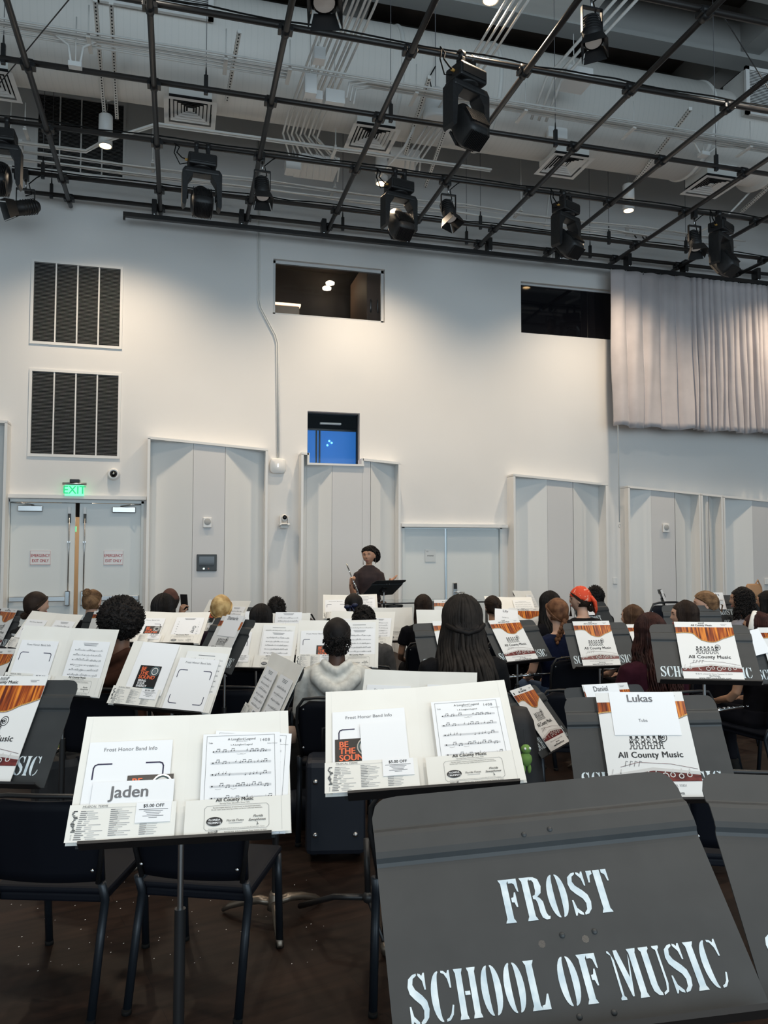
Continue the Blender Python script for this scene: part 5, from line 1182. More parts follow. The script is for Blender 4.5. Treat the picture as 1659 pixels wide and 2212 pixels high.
def clothes(kind):
    if kind not in _cl:
        mb = MB(); g = .010 if kind == 'tee' else .016
        torso(mb, 'ink', g, 9)
        for s in (-1, 1):
            A = ARM(s); n_ = 3 if kind == 'tee' else 7
            if kind == 'tee': A = A[:3]+[tuple(V(A[2]).lerp(V(A[3]), .35))]; rs = [ARMR[0]+.012, ARMR[1]+.012, ARMR[2]+.016, ARMR[2]+.018]
            else: rs = [r+.016 for r in ARMR]
            mb.tube(A, rs, 'ink', 14)
        if kind == 'hoodie':
            mb.tube([(-.10, .05, 1.00), (-.135, -.03, .990), (-.120, -.105, .945), (-.06, -.150, .895), (0, -.165, .875), (.06, -.150, .895), (.120, -.105, .945), (.135, -.03, .990), (.10, .05, 1.00)], [.026, .038, .042, .045, .046, .045, .042, .038, .026], 'ink', 14)
            mb.tube([(-.078, .0, 1.035), (-.078, -.06, 1.035), (-.04, -.105, 1.005), (0, -.118, .985), (.04, -.105, 1.005), (.078, -.06, 1.035), (.078, 0, 1.035)], [.018, .026, .028, .028, .028, .026, .018], 'ink', 12)
            mb.loft([((0, -.045, .86), .13, .085, .9), ((0, -.060, .94), .125, .080, .9), ((0, -.045, 1.01), .085, .060, .9)], 'ink', 24)
        v_, f_ = remeshed(mb, .011, 3)
        if kind != 'tee':                                         # soft folds
            v_ = [v+V((noise.noise(v*7)*.005, noise.noise(v*6+V((5, 0, 0)))*.006, noise.noise(v*9+V((0, 7, 0)))*.003)) for v in v_]
        me = bpy.data.meshes.new('shirt'); me.from_pydata([tuple(v) for v in v_], [], f_); me.polygons.foreach_set('use_smooth', [True]*len(f_)); me.materials.append(MT['ink']); _cl[kind] = me
    return _cl[kind]
def pants_me():
    if 'p' not in _cl:
        mb = MB(); mb.loft([((0, -.01, .43), .155, .125, .8), ((0, -.01, .50), .186, .140, .8), ((0, -.01, .60), .166, .122, .85)], 'ink', 24)
        for s in (-1, 1): mb.tube(LEG(s), LEGR, 'ink', 14)
        v_, f_ = remeshed(mb, .014, 2); me = bpy.data.meshes.new('trousers'); me.from_pydata([tuple(v) for v in v_], [], f_); me.polygons.foreach_set('use_smooth', [True]*len(f_)); me.materials.append(MT['ink']); _cl['p'] = me
        mb = MB()
        mb.loft([((0, .05, .0), .045, .13, .7), ((0, .05, .03), .047, .132, .7), ((0, .03, .07), .040, .10, .8), ((0, -.02, .11), .034, .045, 1)], 'ink', 18); o = mb.build('tmp'); _cl['s'] = o.data; bpy.data.objects.remove(o)
    return _cl['p'], _cl['s']
def ob_mat(o, m):
    for i in range(len(o.data.materials)): o.material_slots[i].link = 'OBJECT'; o.material_slots[i].material = m
SK = {k: mat('skin_'+k, c, .5, spec=.35) for k, c in (('light', (.60, .36, .26)), ('tan', (.42, .235, .15)), ('brown', (.19, .095, .06)), ('dark', (.075, .038, .026)))}
LIP = {k: mat('lips_'+k, c, .4) for k, c in (('light', (.45, .14, .12)), ('tan', (.33, .12, .10)), ('brown', (.20, .06, .055)), ('dark', (.10, .035, .03)))}
HC = {}
def hmat(name, c1, c2, rough=.62):
    if name not in HC: HC[name] = noisy(mat('hair_'+name, c1, rough, spec=.18), c1, c2, (18, 18, 18), 4, .35, .65)
    return HC[name]
hblack = hmat('black', (.006, .005, .005), (.014, .011, .010)); hdark = hmat('dark_brown', (.014, .008, .006), (.03, .018, .012)); hbrown = hmat('brown', (.045, .022, .012), (.11, .058, .032))
hloc = hmat('soft_black', (.012, .010, .009), (.026, .021, .018), .8); hblond = hmat('blonde', (.34, .20, .075), (.66, .46, .21)); hred = hmat('reddish_brown', (.075, .03, .014), (.20, .092, .045)); hlb = hmat('light_brown', (.09, .048, .025), (.25, .145, .075)); hmar = hmat('dark_maroon', (.016, .006, .006), (.05, .018, .014))
def cap(mb, m, k=1.045, open_=True, lo=-.55):
    def fn(d, p):
        q = V(p)*k
        if d.z > 0: f = 1+.085*math.sin(PI*min(1, d.z)**1.2); q.x *= f; q.y *= f
        if open_ and d.y > 0:
            c = d.y/max(1e-6, math.hypot(d.x, d.y)); zb = -.07+.60*math.sqrt(c); f = min(1, max(0, (zb-d.z)/.10))
            if c > .06: q = q*(1-.16*f)
        if d.z < lo: q = V(p)*.90
        return q
    mb.ball((0, -.004, .004), HR, m, 72, 54, fn)
def surf(th, a, k):
    f = 1+.085*math.sin(PI*max(0, min(1, math.cos(th)))**1.2)
    return V((f*HR.x*math.sin(th)*math.sin(a), -f*HR.y*math.sin(th)*math.cos(a)-.004, HR.z*math.cos(th)+.004))*k
def strands(mb, m, n, L, rad, k=1.07, amax=125, wav=0, wf=20, spread=.3, seed=1, flat=1, push=.05, seg=10, curl=0):
    r = random.Random(seed)
    for i in range(n):
        a = R(amax)*(2*(i+.5)/n-1)+r.uniform(-.05, .05); lay = r.random(); kk = k+.05*lay; t0 = r.uniform(.02, .5); pts = []; ph = r.uniform(0, 6.28)
        te = R(88)+r.uniform(0, .15)
        for j in range(6): pts.append(surf(t0+(te-t0)*j/5, a, kk))
        p0 = pts[-1]; Ls = L*r.uniform(.88, 1.0)
        for j in range(1, seg+1):
            t = j/seg; z = p0.z-Ls*t; out = 1+spread*t
            p = V((p0.x*out, p0.y*out*(1 if p0.y < 0 else .8), z))
            if z < -.13 and p.y < .03: p.y -= push*min(1, (-.13-z)/.08)
            if wav: p += V((math.sin(wf*z+ph), math.cos(wf*z*.9+ph*2), 0))*wav*min(1, t*3)
            pts.append(p)
        if curl:
            q = []; 
            for j in range(len(pts)-1):
                for u in range(4):
                    s_ = (j*4+u); p = pts[j].lerp(pts[j+1], u/4); q.append(p+V((math.sin(s_*1.25+ph), math.cos(s_*1.25+ph), 0))*curl*min(1, s_/10))
            pts = q
        N_ = len(pts); mb.tube(pts, [rad*(1 if j < N_-3 else .65) for j in range(N_)], m, 5 if rad < .007 else 8, flat=flat)
def tied(mb, m, n, bun, rad=.004, k=1.08, seed=2):
    r = random.Random(seed); n = int(n*1.7); b_ = V(bun).normalized()
    for i in range(n):
        a = 2*PI*i/n; front = .5-.5*math.cos(a)                   # hairline ring
        ca = math.cos(a); hl = V((math.sin(a)*.95, ca*.80, (.03+.56*math.sqrt(ca)) if ca > 0 else .03+.55*ca)).normalized(); pts = []; kk = k+.03*r.random()
        for j in range(9):
            d = hl.slerp(b_, j/8) if hl.dot(b_) > -.99 else hl.lerp(b_, j/8)
            f = 1+.085*math.sin(PI*max(0, min(1, d.z))**1.2); pts.append(V((d.x*HR.x*f, d.y*HR.y*f, d.z*HR.z))*kk)
        mb.tube(pts, [rad*.6]+[rad]*7+[rad*.7], m, 5)
def bun(mb, m, c, r0, seed=3, n=26):
    mb.ball(c, r0*.86, m, 18, 12); r = random.Random(seed); c = V(c)
    for i in range(n):
        ax = V((r.gauss(0, 1), r.gauss(0, 1), r.gauss(0, 1))).normalized(); u = ax.orthogonal().normalized(); v = ax.cross(u); kk = r0*r.uniform(.9, 1.02)
        mb.tube([c+(u*math.cos(t*.5)+v*math.sin(t*.5))*kk for t in range(r.randint(6, 11))], r0*.11, m, 5)
def braid(mb, m, p0, L, r0, dirn=(0, -.05, -1), n=None):
    d = V(dirn).normalized(); n = n or int(L/(r0*.62)); s = d.cross(V((0, 1, 0))).normalized()
    for i in range(n):
        c = V(p0)+d*(i*L/n)+s*(r0*.42*(1 if i % 2 else -1)); w = r0*(1-.35*i/n); mb.ball(c, (w*.85, w*.7, w*1.05), m, 10, 8)
def afro(mb, m, rr, c=(0, -.012, .030), amp=.012, seed=0):
    nf = V((seed, 3, 7))
    def fn(d, p):
        a = noise.noise(d*6+nf)*amp*.9+noise.noise(d*16+nf)*amp*.9+abs(noise.noise(d*34+nf))*amp*1.3
        q = V(p)+d*a
        if d.y > .45 and d.z < .25: q *= .72
        return q
    mb.ball(c, rr, m, 150, 100, fn); r = random.Random(seed)
    for i in range(420):
        d = V((r.gauss(0, 1), r.gauss(0, 1)-.3, r.gauss(0, 1)+.2)).normalized()
        if d.y > .4 and d.z < .3: continue
        p = V(c)+V((d.x*rr[0], d.y*rr[1], d.z*rr[2]))*1.0; u = d.orthogonal().normalized(); v = d.cross(u)
        mb.tube([p+d*(.003*j)+(u*math.cos(j*1.3)+v*math.sin(j*1.3))*.0045 for j in range(6)], .0018, m, 4)
def curls(mb, m, n, c, rr, seed=0, size=.010, ymax=.35):
    r = random.Random(seed)
    for i in range(n):
        d = V((r.gauss(0, 1), r.gauss(0, 1)-.3, r.gauss(0, 1))).normalized()
        if d.y > ymax and d.z < .35: continue
        p = V(c)+V((d.x*rr[0], d.y*rr[1], d.z*rr[2])); u = d.orthogonal().normalized(); v = d.cross(u); ph = r.random()*6
        mb.tube([p+d*(.002*j)-V((0, 0, .0015*j))+(u*math.cos(j*1.0+ph)+v*math.sin(j*1.0+ph))*size*.6 for j in range(9)], size*.26, m, 5)
def hair_build(st, m, seed):
    mb = MB(); parts = []
    if st == 'afro': afro(mb, m, (.124, .128, .124), (0, -.016, .028), .012, seed)
    elif st == 'shortafro': afro(mb, m, (.086, .104, .122), (0, -.012, .012), .006, seed)
    elif st == 'fade': cap(mb, m, 1.06, lo=-.40); tied(mb, m, 80, (0, -.9, -.25), .004, 1.05); curls(mb, m, 420, (0, -.030, -.030), (.076, .080, .070), seed, .010, .0)
    elif st == 'lowbun': cap(mb, m, 1.05); tied(mb, m, 90, (0, -.86, -.5)); bun(mb, m, (0, -.108, -.062), .034, seed)
    elif st == 'nape': cap(mb, m, 1.05); tied(mb, m, 90, (0, -.8, -.6)); bun(mb, m, (0, -.098, -.085), .030, seed)
    elif st == 'topbun': cap(mb, m, 1.05); tied(mb, m, 90, (0, -.75, .66)); bun(mb, m, (0, -.085, .095), .040, seed)
    elif st == 'curlybun': cap(mb, m, 1.06); tied(mb, m, 80, (0, -.9, .1)); curls(mb, m, 420, (0, -.03, .01), (.088, .10, .118), seed, .013); bun(mb, m, (0, -.118, .02), .034, seed)
    elif st == 'long': cap(mb, m, 1.05); strands(mb, m, 230, .27, .0048, 1.06, 128, .003, 25, .12, seed)
    elif st == 'bob': cap(mb, m, 1.05); strands(mb, m, 220, .13, .0048, 1.06, 128, .002, 25, .05, seed, push=.02)
    elif st == 'pony': cap(mb, m, 1.05); tied(mb, m, 90, (0, -.86, -.45)); strands(mb, m, 0, .1, .004); [mb.tube([(.012*math.sin(i), -.100-.01*math.cos(i), -.055), (.018*math.sin(i*2), -.125, -.10), (.016*math.sin(i*3)+.01, -.125, -.20), (.012*math.sin(i*5)+.015, -.120, -.29)], [.005, .006, .006, .003], m, 5) for i in range(28)]
    elif st == 'braidlow': cap(mb, m, 1.05); tied(mb, m, 100, (.0, -.80, -.60), .0045); braid(mb, m, (-.005, -.105, -.075), .20, .026, (-.55, -.05, -.85))
    elif st == 'locslong':
        cap(mb, m, 1.10); strands(mb, m, 62, .56, .0100, 1.15, 132, .008, 16, .95, seed, push=.075, seg=14); strands(mb, hloc, 46, .52, .0098, 1.24, 116, .008, 17, .85, seed+9, push=.11, seg=14)
        for i in range(26):                                      # upper locs gathered behind
            a = R(-115+230*i/25); pts = [surf(.3+.14*j, a, 1.17) for j in range(8)]; pts += [V((pts[-1].x*.6, -.135, -.02)), V((pts[-1].x*.25, -.150, -.035))]; mb.tube(pts, .0075, m, 6)
        mb.tube([(-.10, -.075, -.01), (-.06, -.13, -.03), (0, -.155, -.045), (.06, -.13, -.03), (.10, -.075, -.01)], .014, m, 8)
    elif st == 'locsshort': cap(mb, m, 1.07); strands(mb, m, 110, .07, .0068, 1.09, 150, .004, 30, .10, seed, push=0, seg=5)
    elif st == 'braids': cap(mb, m, 1.08); strands(mb, m, 120, .30, .0062, 1.10, 130, .004, 40, .25, seed, push=.05)
    elif st == 'curlylong': cap(mb, m, 1.06); strands(mb, m, 150, .34, .0040, 1.09, 130, .012, 22, .35, seed, push=.06, curl=.010)
    elif st == 'wavylong': cap(mb, m, 1.06); strands(mb, m, 210, .40, .0055, 1.08, 128, .014, 24, .45, seed, push=.06)
    elif st == 'clip': cap(mb, m, 1.05); tied(mb, m, 110, (0, -.95, .15), .0048); [mb.tube([(.006*math.sin(i*2), -.10, .03), (.012*math.sin(i), -.135, .0), (.012*math.cos(i), -.125, -.06), (.01*math.sin(i), -.105, -.02)], .006, m, 5) for i in range(24)]
    elif st == 'updo': cap(mb, m, 1.06); tied(mb, m, 80, (0, -.6, .75)); curls(mb, m, 420, (0, -.070, .058), (.084, .070, .072), seed, .014, .9); curls(mb, m, 120, (0, -.01, .088), (.066, .070, .034), seed+4, .012, .9)
    return mb
PPL = {}
def person(key, lab, px, py, Y, skin, st, hm, top='tee', tc=(.01, .01, .012), hy=None, hp=0, face=False, pc=(.007, .007, .010), byaw=None, bare=False, grp='seated young musicians', seatlab=None, plate=False):
    p = at_y(px, py, Y); extra = {'afro': .035, 'locslong': .02, 'braids': .012, 'locsshort': .01, 'curlylong': .01}.get(st, .004)
    s = (p.z)/(1.308+extra); fy = 1.0
    by = math.degrees(math.atan2(2.6-p.x, 9.8-Y))*.75 if byaw is None else byaw
    t = thing('person', lab, 'person', (p.x, Y, 0), -R(by), grp); t.scale = (s, s, s)
    hy_l = 0 if hy is None else (hy+by)                           # head turn relative to the body (world: 0 = towards the wall, + = left)
    hp_ = hp
    sk = SK[skin]; v_, f_ = body_data(hy_l, hp_)
    hyq, hpq = round(hy_l/10)*10, round(hp_/10)*10
    mb = MB(); mb.add(v_, f_, sk, True)
    for s_ in (-1, 1):
        if s_ < 0 or True: hand(mb, (s_*.12, .33, .60), (-s_*.35, .85, -.1), (0, .1, -1) if s_ < 0 else (0, .1, -1), sk, s_, (25, 35, 25), .95)
    if face:
        mb.T = head_T(hyq, hpq); draw_face(mb, sk, LIP[skin], hm); mb.T = None
    body = mb.build('body', t)
    T0 = head_T(hyq, hpq)
    hb = hair_build(st, hm, len(PPL)+1); h = hb.build('hair', t); h.matrix_local = T0
    sh = inst('shirt' if top == 'tee' else ('hoodie' if top == 'hoodie' else 'jacket'), clothes(top), t)
    m_ = noisy(mat('cloth_'+key, tc, .9, spec=.1), tuple(c*.85 for c in tc), tuple(min(1, c*1.12) for c in tc), (25, 25, 25), 3); ob_mat(sh, m_)
    tm, sm_ = pants_me(); o = inst('trousers', tm, t); ob_mat(o, mat('trousers_'+key, pc, .9, spec=.1))
    for s_ in (-1, 1): o = inst('shoe', sm_, t, M.Translation((s_*.12, .41, 0))); ob_mat(o, MT['rubber'])
    PPL[key] = (t, T0, s, p, by)
    if not bare:
        a = -R(by); chair('black orchestra chair under the ' + (seatlab or lab.split(',')[0]), p.x+math.sin(-a)*-.0, Y+.0, by, plate, s)
    return t
DK = (.006, .006, .008)
P_ = person
P_('striped', 'person in black and white striped top, dark low bun, looking right', 73, 1277, 6.75, 'light', 'nape', hdark, 'tee', (.02, .02, .02), hy=-62, face=True)
P_('topbun', 'person with brown hair in a high bun, head turned right', 197, 1274, 7.45, 'light', 'topbun', hlb, 'tee', DK, hy=-28, face=True)
P_('afro', 'person with a big round black afro in a brown hoodie', 262, 1289, 4.6, 'brown', 'afro', hblack, 'hoodie', (.042, .018, .012), hy=0)
P_('locs', 'person with short black locs, seated before the panel', 351, 1283, 6.15, 'dark', 'locsshort', hblack, 'tee', DK)
P_('cap', 'person in a brown cap raising a dark phone', 366, 1274, 7.3, 'brown', 'nape', hblack, 'jacket', DK, hy=-20)
P_('blonde', 'person with blonde low bun and purple black top', 477, 1284, 6.1, 'light', 'nape', hblond, 'tee', (.02, .012, .022), hy=-18, face=True)
P_('dlong', 'person with dark glossy long hair, left of the wide upright name card', 563, 1306, 5.55, 'tan', 'long', hblack, 'tee', DK)
P_('dshort', 'person with short dark hair behind the wide upright name card', 597, 1293, 6.6, 'brown', 'shortafro', hblack, 'tee', DK, hy=-10)
P_('bow', 'person with smooth dark hair and a dark blue bow', 764, 1281, 6.75, 'brown', 'lowbun', hblack, 'tee', DK)
P_('cbun', 'person with curly dark hair in grey, behind the white hoodie', 786, 1309, 5.5, 'tan', 'curlybun', hblack, 'jacket', (.075, .073, .073))
P_('hoodie', 'person in a pale grey hoodie with short dark curls, centre', 728, 1334, 4.35, 'dark', 'fade', hblack, 'hoodie', (.62, .61, .57), plate=True)
P_('straight', 'person with straight dark hair below the storage door', 915, 1285, 6.7, 'tan', 'long', hdark, 'tee', DK)
P_('dreads', 'person with very long dark locs tied at the back, centre right', 1000, 1289, 3.9, 'dark', 'locslong', hblack, 'jacket', (.008, .008, .009))
P_('half', 'person with dark hair twisted back, above the name card right of the locs', 1066, 1287, 6.7, 'tan', 'clip', hdark, 'tee', DK)
P_('blbraids', 'person with thick black braids, left of the orange bandana', 1190, 1277, 6.1, 'dark', 'braids', hblack, 'jacket', DK)
P_('navy', 'person with reddish ponytail braid in navy shirt with yellow crest', 1207, 1291, 5.35, 'light', 'braidlow', hred, 'tee', (.008, .012, .035), hy=12, pc=(.05, .075, .13))
P_('bandana', 'person wearing an orange bandana, orange and black jacket', 1258, 1268, 6.35, 'light', 'nape', hdark, 'jacket', (.012, .011, .012), hy=50, face=True)
P_('blackcap', 'person with black hair and black hood behind the orange bandana', 1287, 1268, 7.2, 'brown', 'shortafro', hblack, 'hoodie', (.012, .012, .014))
P_('sbrown', 'person with straight brown hair, face turned left, by a half hidden card', 1370, 1307, 5.6, 'light', 'long', hbrown, 'tee', (.05, .012, .02), hy=40, face=True)
P_('curly', 'person with long wavy dark red hair in a maroon top', 1408, 1326, 4.0, 'tan', 'wavylong', hmar, 'jacket', (.035, .008, .015), hy=8)
P_('brown2', 'person with brown hair in profile, behind the large violin picture folder', 1484, 1298, 4.95, 'light', 'long', hdark, 'tee', (.05, .02, .02), hy=55, face=True)
P_('clip', 'person with light brown clipped hair and red top, facing left', 1530, 1277, 5.5, 'light', 'clip', hlb, 'tee', (.22, .012, .02), hy=58, face=True)
P_('darkr', 'person with dark straight hair right of the brown hair clip', 1574, 1291, 7.0, 'tan', 'long', hblack, 'tee', DK)
P_('curlr', 'person with long curly black hair at the right, looking left', 1606, 1268, 6.0, 'tan', 'curlylong', hblack, 'tee', (.2, .19, .21), hy=55, face=True)
P_('band', 'person with a white headband and black glasses at right edge', 1642, 1323, 4.35, 'tan', 'bob', hmar, 'tee', DK, hy=42, face=True)
P_('edge', 'person with dark hair cut off by the right edge', 1659, 1277, 6.6, 'tan', 'bob', hblack, 'tee', DK)
def on_head(key, nm, mb, lab=None):
    t, T0, s, p, by = PPL[key]; o = mb.build(nm, t, lab); o.matrix_local = T0; return o
def on_body(key, nm, mb, lab=None): return mb.build(nm, PPL[key][0], lab)
# accessories
mb = MB(); bl = mat('navy_satin_bow', (.006, .010, .04), .5)
for s in (-1, 1): mb.T = M.Translation((-.030, .005, .034)) @ M.Rotation(R(-12), 4, 'Y') @ M.Diagonal((.85, 1, .85, 1)); mb.loft([((s*.012, -.125, -.045), .01, .012, 1), ((s*.04, -.130, -.04), .03, .016, .8), ((s*.065, -.125, -.03), .012, .012, 1)], bl, 14); mb.tube([(s*.008, -.125, -.05), (s*.03, -.14, -.10), (s*.035, -.14, -.15)], [.010, .018, .012], bl, 8, flat=.4)
mb.ball((0, -.13, -.045), .014, bl, 10, 8)
# bow loops as tilted balls
for s in (-1, 1): mb.ball((s*.045, -.13, -.038), (.036, .012, .024), bl, 14, 10)
on_head('bow', 'hair_bow', mb)
mb = MB(); bd = noisy(mat('orange_bandana_cloth', (.75, .075, .02), .7), (.70, .06, .015), (.85, .35, .25), (38, 38, 38), 2, .58, .62)
def bf(d, p):
    q = V(p)*1.13
    if d.z < -.02-.55*max(0, -d.y)*0+.25*d.y: q = V(p)*.85
    return q
mb.ball((0, -.004, .008), HR, bd, 44, 32, bf); mb.tube([(0, -.10, .03), (.01, -.135, -.02), (.0, -.15, -.09), (.01, -.14, -.15)], [.045, .05, .035, .008], bd, 12, flat=.45); on_head('bandana', 'bandana', mb)
mb = MB(); braid(mb, hdark, (.062, -.03, -.07), .24, .017, (.05, -.1, -1)); strands(mb, hdark, 14, .12, .003, 1.0, 20); [mb.tube([(-.05-.002*i, .07, .02), (-.065, .085, -.03), (-.058-.003*i, .08, -.10), (-.06, .07+.003*i, -.16)], .002, hdark, 4) for i in range(10)]; on_head('bandana', 'loose_braid', mb)
mb = MB(); oj = mat('orange_jacket_panel', (.62, .10, .02), .7)
vs, fs = [], []
mb.loft([((0, -.012, .72), .166, .1235, .85), ((0, -.004, .82), .185, .128, .85), ((0, -.004, .90), .200, .130, .85)], oj, 32, cap=False); mb.loft([((0, -.006, .90), .2000, .1300, .85), ((0, -.008, .905), .201, .131, .85)], 'paper', 32, cap=False)
o = on_body('bandana', 'jacket_panel', mb, 'orange back panel of the jacket')
mb = MB(); cp = noisy(mat('brown_cap_cloth', (.07, .022, .014), .8), (.055, .018, .012), (.085, .028, .018), (20, 20, 20))
def cf(d, p):
    q = V(p)*1.12
    if d.z < .12: q = V(p)*.85
    return q
mb.ball((0, -.004, .012), HR, cp, 32, 24, cf); mb.loft([((0, .10, .045), .062, .055, .8), ((0, .10, .050), .060, .053, .8)], cp, 20); on_head('cap', 'cap', mb)
mb = MB(); hbm = mat('white_headband_cloth', (.78, .75, .70), .8); pts = []
for k in range(19):
    a = R(-112+224*k/18); pts.append(V((HR.x*1.15*math.sin(a), .028-.02*math.cos(a), HR.z*1.14*math.cos(a))))
mb.tube(pts, .021, hbm, 10, flat=.35); on_head('band', 'headband', mb)
mb = MB()
for s in (-1, 1): mb.tube([(s*.031+.021*math.cos(R(k*30)), .094, .006+.017*math.sin(R(k*30))) for k in range(13)], .0026, 'ink', 6); mb.tube([(s*.052, .092, .010), (s*.074, .06, .012), (s*.084, -.005, .006)], .0024, 'ink', 6)
mb.tube([(-.010, .096, .008), (.010, .096, .008)], .0022, 'ink', 6); on_head('band', 'glasses', mb)
mb = MB(); mb.box((-.035, -.140, .01), (-.030, -.110, .04), 'silver', .002); 
for k in range(5): mb.tube([(-.025, -.115-.006*k, .045), (0, -.128-.004*k, .052), (.02, -.115-.006*k, .045), (.024, -.110-.006*k, .01)], .0024, 'silver', 5)
on_head('clip', 'hair_clip', mb)
# striped sleeves: rings of white over the dark shirt
mb = MB()
for k in range(9):
    z = .60+.042*k; i = max(j for j in range(len(TORSO)) if TORSO[j][0][2] <= z); f = (z-TORSO[i][0][2])/(TORSO[i+1][0][2]-TORSO[i][0][2]); w = TORSO[i][1]+(TORSO[i+1][1]-TORSO[i][1])*f+.0125; d = TORSO[i][2]+(TORSO[i+1][2]-TORSO[i][2])*f+.0125
    mb.loft([((0, -.006, z), w, d, .85), ((0, -.006, z+.018), w, d, .85)], 'paper', 32, cap=False)
for s in (-1, 1):
    A = ARM(s)
    for k in range(5):
        a = V(A[1]).lerp(V(A[2]), .15+.2*k); b_ = V(A[1]).lerp(V(A[2]), .24+.2*k); mb.tube([a, b_], .0655, 'paper', 18, cap=False)
on_body('striped', 'stripes', mb, 'white stripes of the shirt')
# crest on the navy shirt back
yel = mat('yellow_shirt_print', (.75, .5, .06), .6); mb = MB(); mb.T = M.Translation((0, -.128, .70)) @ M.Rotation(0, 4, 'Z')
mb.text('BRAMPRIE', 0, .125, .026, yel, 0, bold=.02); mb.text('MIAMI', 0, .060, .034, yel, 0, bold=.03); mb.text('CORAL PARK', 0, .030, .030, yel, 0, bold=.03)
mb.line([(-.075, .10), (.075, .10), (.08, .02), (.055, -.06), (0, -.09), (-.055, -.06), (-.08, .02), (-.075, .10)], .005, yel, 0)
for s in (-1, 1): mb.ring(s*.025, -.015, .024, .007, yel, 0, 16); mb.ring(s*.022, -.015, .012, .005, yel, 0, 12)
mb.poly([(-.015, -.05), (.015, -.05), (.02, -.01), (0, .01), (-.02, -.01)], yel, 0); o = on_body('navy', 'shirt_print', mb, 'yellow crest print on the shirt back')
# white script on the black hood
mb = MB(); mb.T = M.Translation((.05, -.175, .86)); mb.text('HEAT', 0, 0, .05, 'paper', 0, bold=.02, shear=.4, rot=R(60)); on_body('blackcap', 'jacket_print', mb, 'white script on the jacket')
# phone raised by the person in the cap
t0 = PPL['cap'][0]; p = at_y(398, 1301, 7.42)
ph = tag(MB().box((-.04, -.005, -.075), (.04, .005, .075), 'black', .004).build('phone'), 'black phone held up beside the brown cap', 'phone'); ph.location = p; ph.rotation_euler = (R(8), 0, R(-40))
iv = (M.Translation(t0.location) @ t0.rotation_euler.to_matrix().to_4x4() @ M.Diagonal((*t0.scale, 1))).inverted()
mb = MB(); q = iv @ (p+V((.0, -.02, -.08))); hand(mb, q+V((-.035, -.02, -.035)), (.25, .1, 1), (.4, .9, 0), SK['tan'], -1, (35, 50, 35), .95); o = mb.build('raised_hand', t0)
mb = MB(); mb.tube([(.18, 0, .95), (.24, .12, .80), q+V((-.02, -.03, -.10)), q+V((-.035, -.02, -.04))], [.062, .056, .044, .034], MT['blackplastic'], 12); mb.build('raised_sleeve', t0)
# ================================================================ the flute player who leads
cx = at_y(797, 1181, 9.75); S_ = cx.z/1.655
t = thing('person', 'standing flute player in a dark brown shirt, dark curly updo, one hand open', 'person', (cx.x, 9.75, 0), PI-R(13)); t.scale = (S_,)*3
sk = SK['tan2'] = mat('skin_warm_brown', (.50, .27, .175), .45, spec=.35)
UP = .34; mb = MB()
mb.loft([((0, 0, .80), .150, .115, .85), ((0, 0, .90), .165, .118, .85), ((0, 0, 1.00), .135, .098, .9), ((0, 0, 1.08), .125, .092, .9), ((0, .005, 1.17), .142, .100, .85), ((0, .005, 1.25), .155, .100, .85), ((0, 0, 1.31), .162, .085, .8), ((0, -.006, 1.355), .130, .066, .9), ((0, -.004, 1.38), .075, .055, 1), ((0, 0, 1.40), .05, .05, 1)], 'ink', 36)
mb.tube([(0, -.006, 1.33), (0, 0, 1.39), (0, .010, 1.45), (0, .014, 1.50)], [.052, .044, .041, .041], 'ink', 20)
AR = {1: [(.105, 0, 1.300), (.145, 0, 1.278), (.180, .02, 1.16), (.205, .07, 1.02), (.215, .125, 1.04), (.235, .19, 1.125), (.240, .212, 1.160)], -1: [(-.105, 0, 1.300), (-.145, 0, 1.278), (-.175, .02, 1.16), (-.185, .08, 1.03), (-.20, .14, 1.04), (-.225, .22, 1.155), (-.235, .24, 1.185)]}
for s in (-1, 1):
    mb.tube(AR[s], [.042, .047, .040, .036, .034, .026, .022], 'ink', 16); mb.tube([(s*.08, 0, .86), (s*.09, .01, .70), (s*.095, .015, .48), (s*.095, 0, .28), (s*.095, -.01, .08)], [.088, .080, .056, .052, .036], 'ink', 16)
CT = M.Translation((0, .014, 1.535)) @ M.Rotation(R(-20), 4, 'Z') @ M.Rotation(R(4), 4, 'Y') @ M.Diagonal((1.06, 1, 1.03, 1))
mb.T = CT; mb.ball((0, 0, 0), HR, 'ink', 72, 56, head_fn); draw_ears(mb, 'ink'); mb.T = None
v_, f_ = remeshed(mb, .0052, 1); mb = MB(); mb.add(v_, f_, sk, True)
mb.T = CT; draw_face(mb, sk, LIP['tan'], hblack); mb.T = None
hand(mb, (.241, .215, 1.166), (-.1, .22, 1), (-.95, .35, 0), sk, 1, (55, 75, 50), 1.0)
hand(mb, (-.238, .245, 1.190), (-.85, .25, .50), (.15, .25, .95), sk, 1, (6, 10, 8), 1.02, th=(40, 45))
mb.build('body', t)
hb = MB(); hb = hair_build('updo', hblack, 5); curls(hb, hblack, 150, (0, .020, .078), (.070, .066, .036), 12, .012, 2); curls(hb, hblack, 260, (-.070, -.070, .010), (.042, .045, .075), 8, .015, 2); h = hb.build('hair', t); h.matrix_local = CT
mb = MB(); g = .012
mb.loft([((0, 0, .84), .166, .130, .85), ((0, 0, .92), .178, .130, .85), ((0, 0, 1.00), .155, .115, .9), ((0, .0, 1.08), .146, .110, .9), ((0, .005, 1.17), .152, .114, .85), ((0, .005, 1.25), .160, .112, .85), ((0, 0, 1.310), .165, .096, .8), ((0, -.004, 1.350), .140, .084, .9), ((0, -.004, 1.385), .088, .072, 1), ((0, -.002, 1.410), .060, .060, 1)], 'ink', 36)
for s in (-1, 1): mb.tube([AR[s][0], AR[s][1], AR[s][2], V(AR[s][2]).lerp(V(AR[s][3]), .55)], [.050, .062, .060, .061], 'ink', 16)
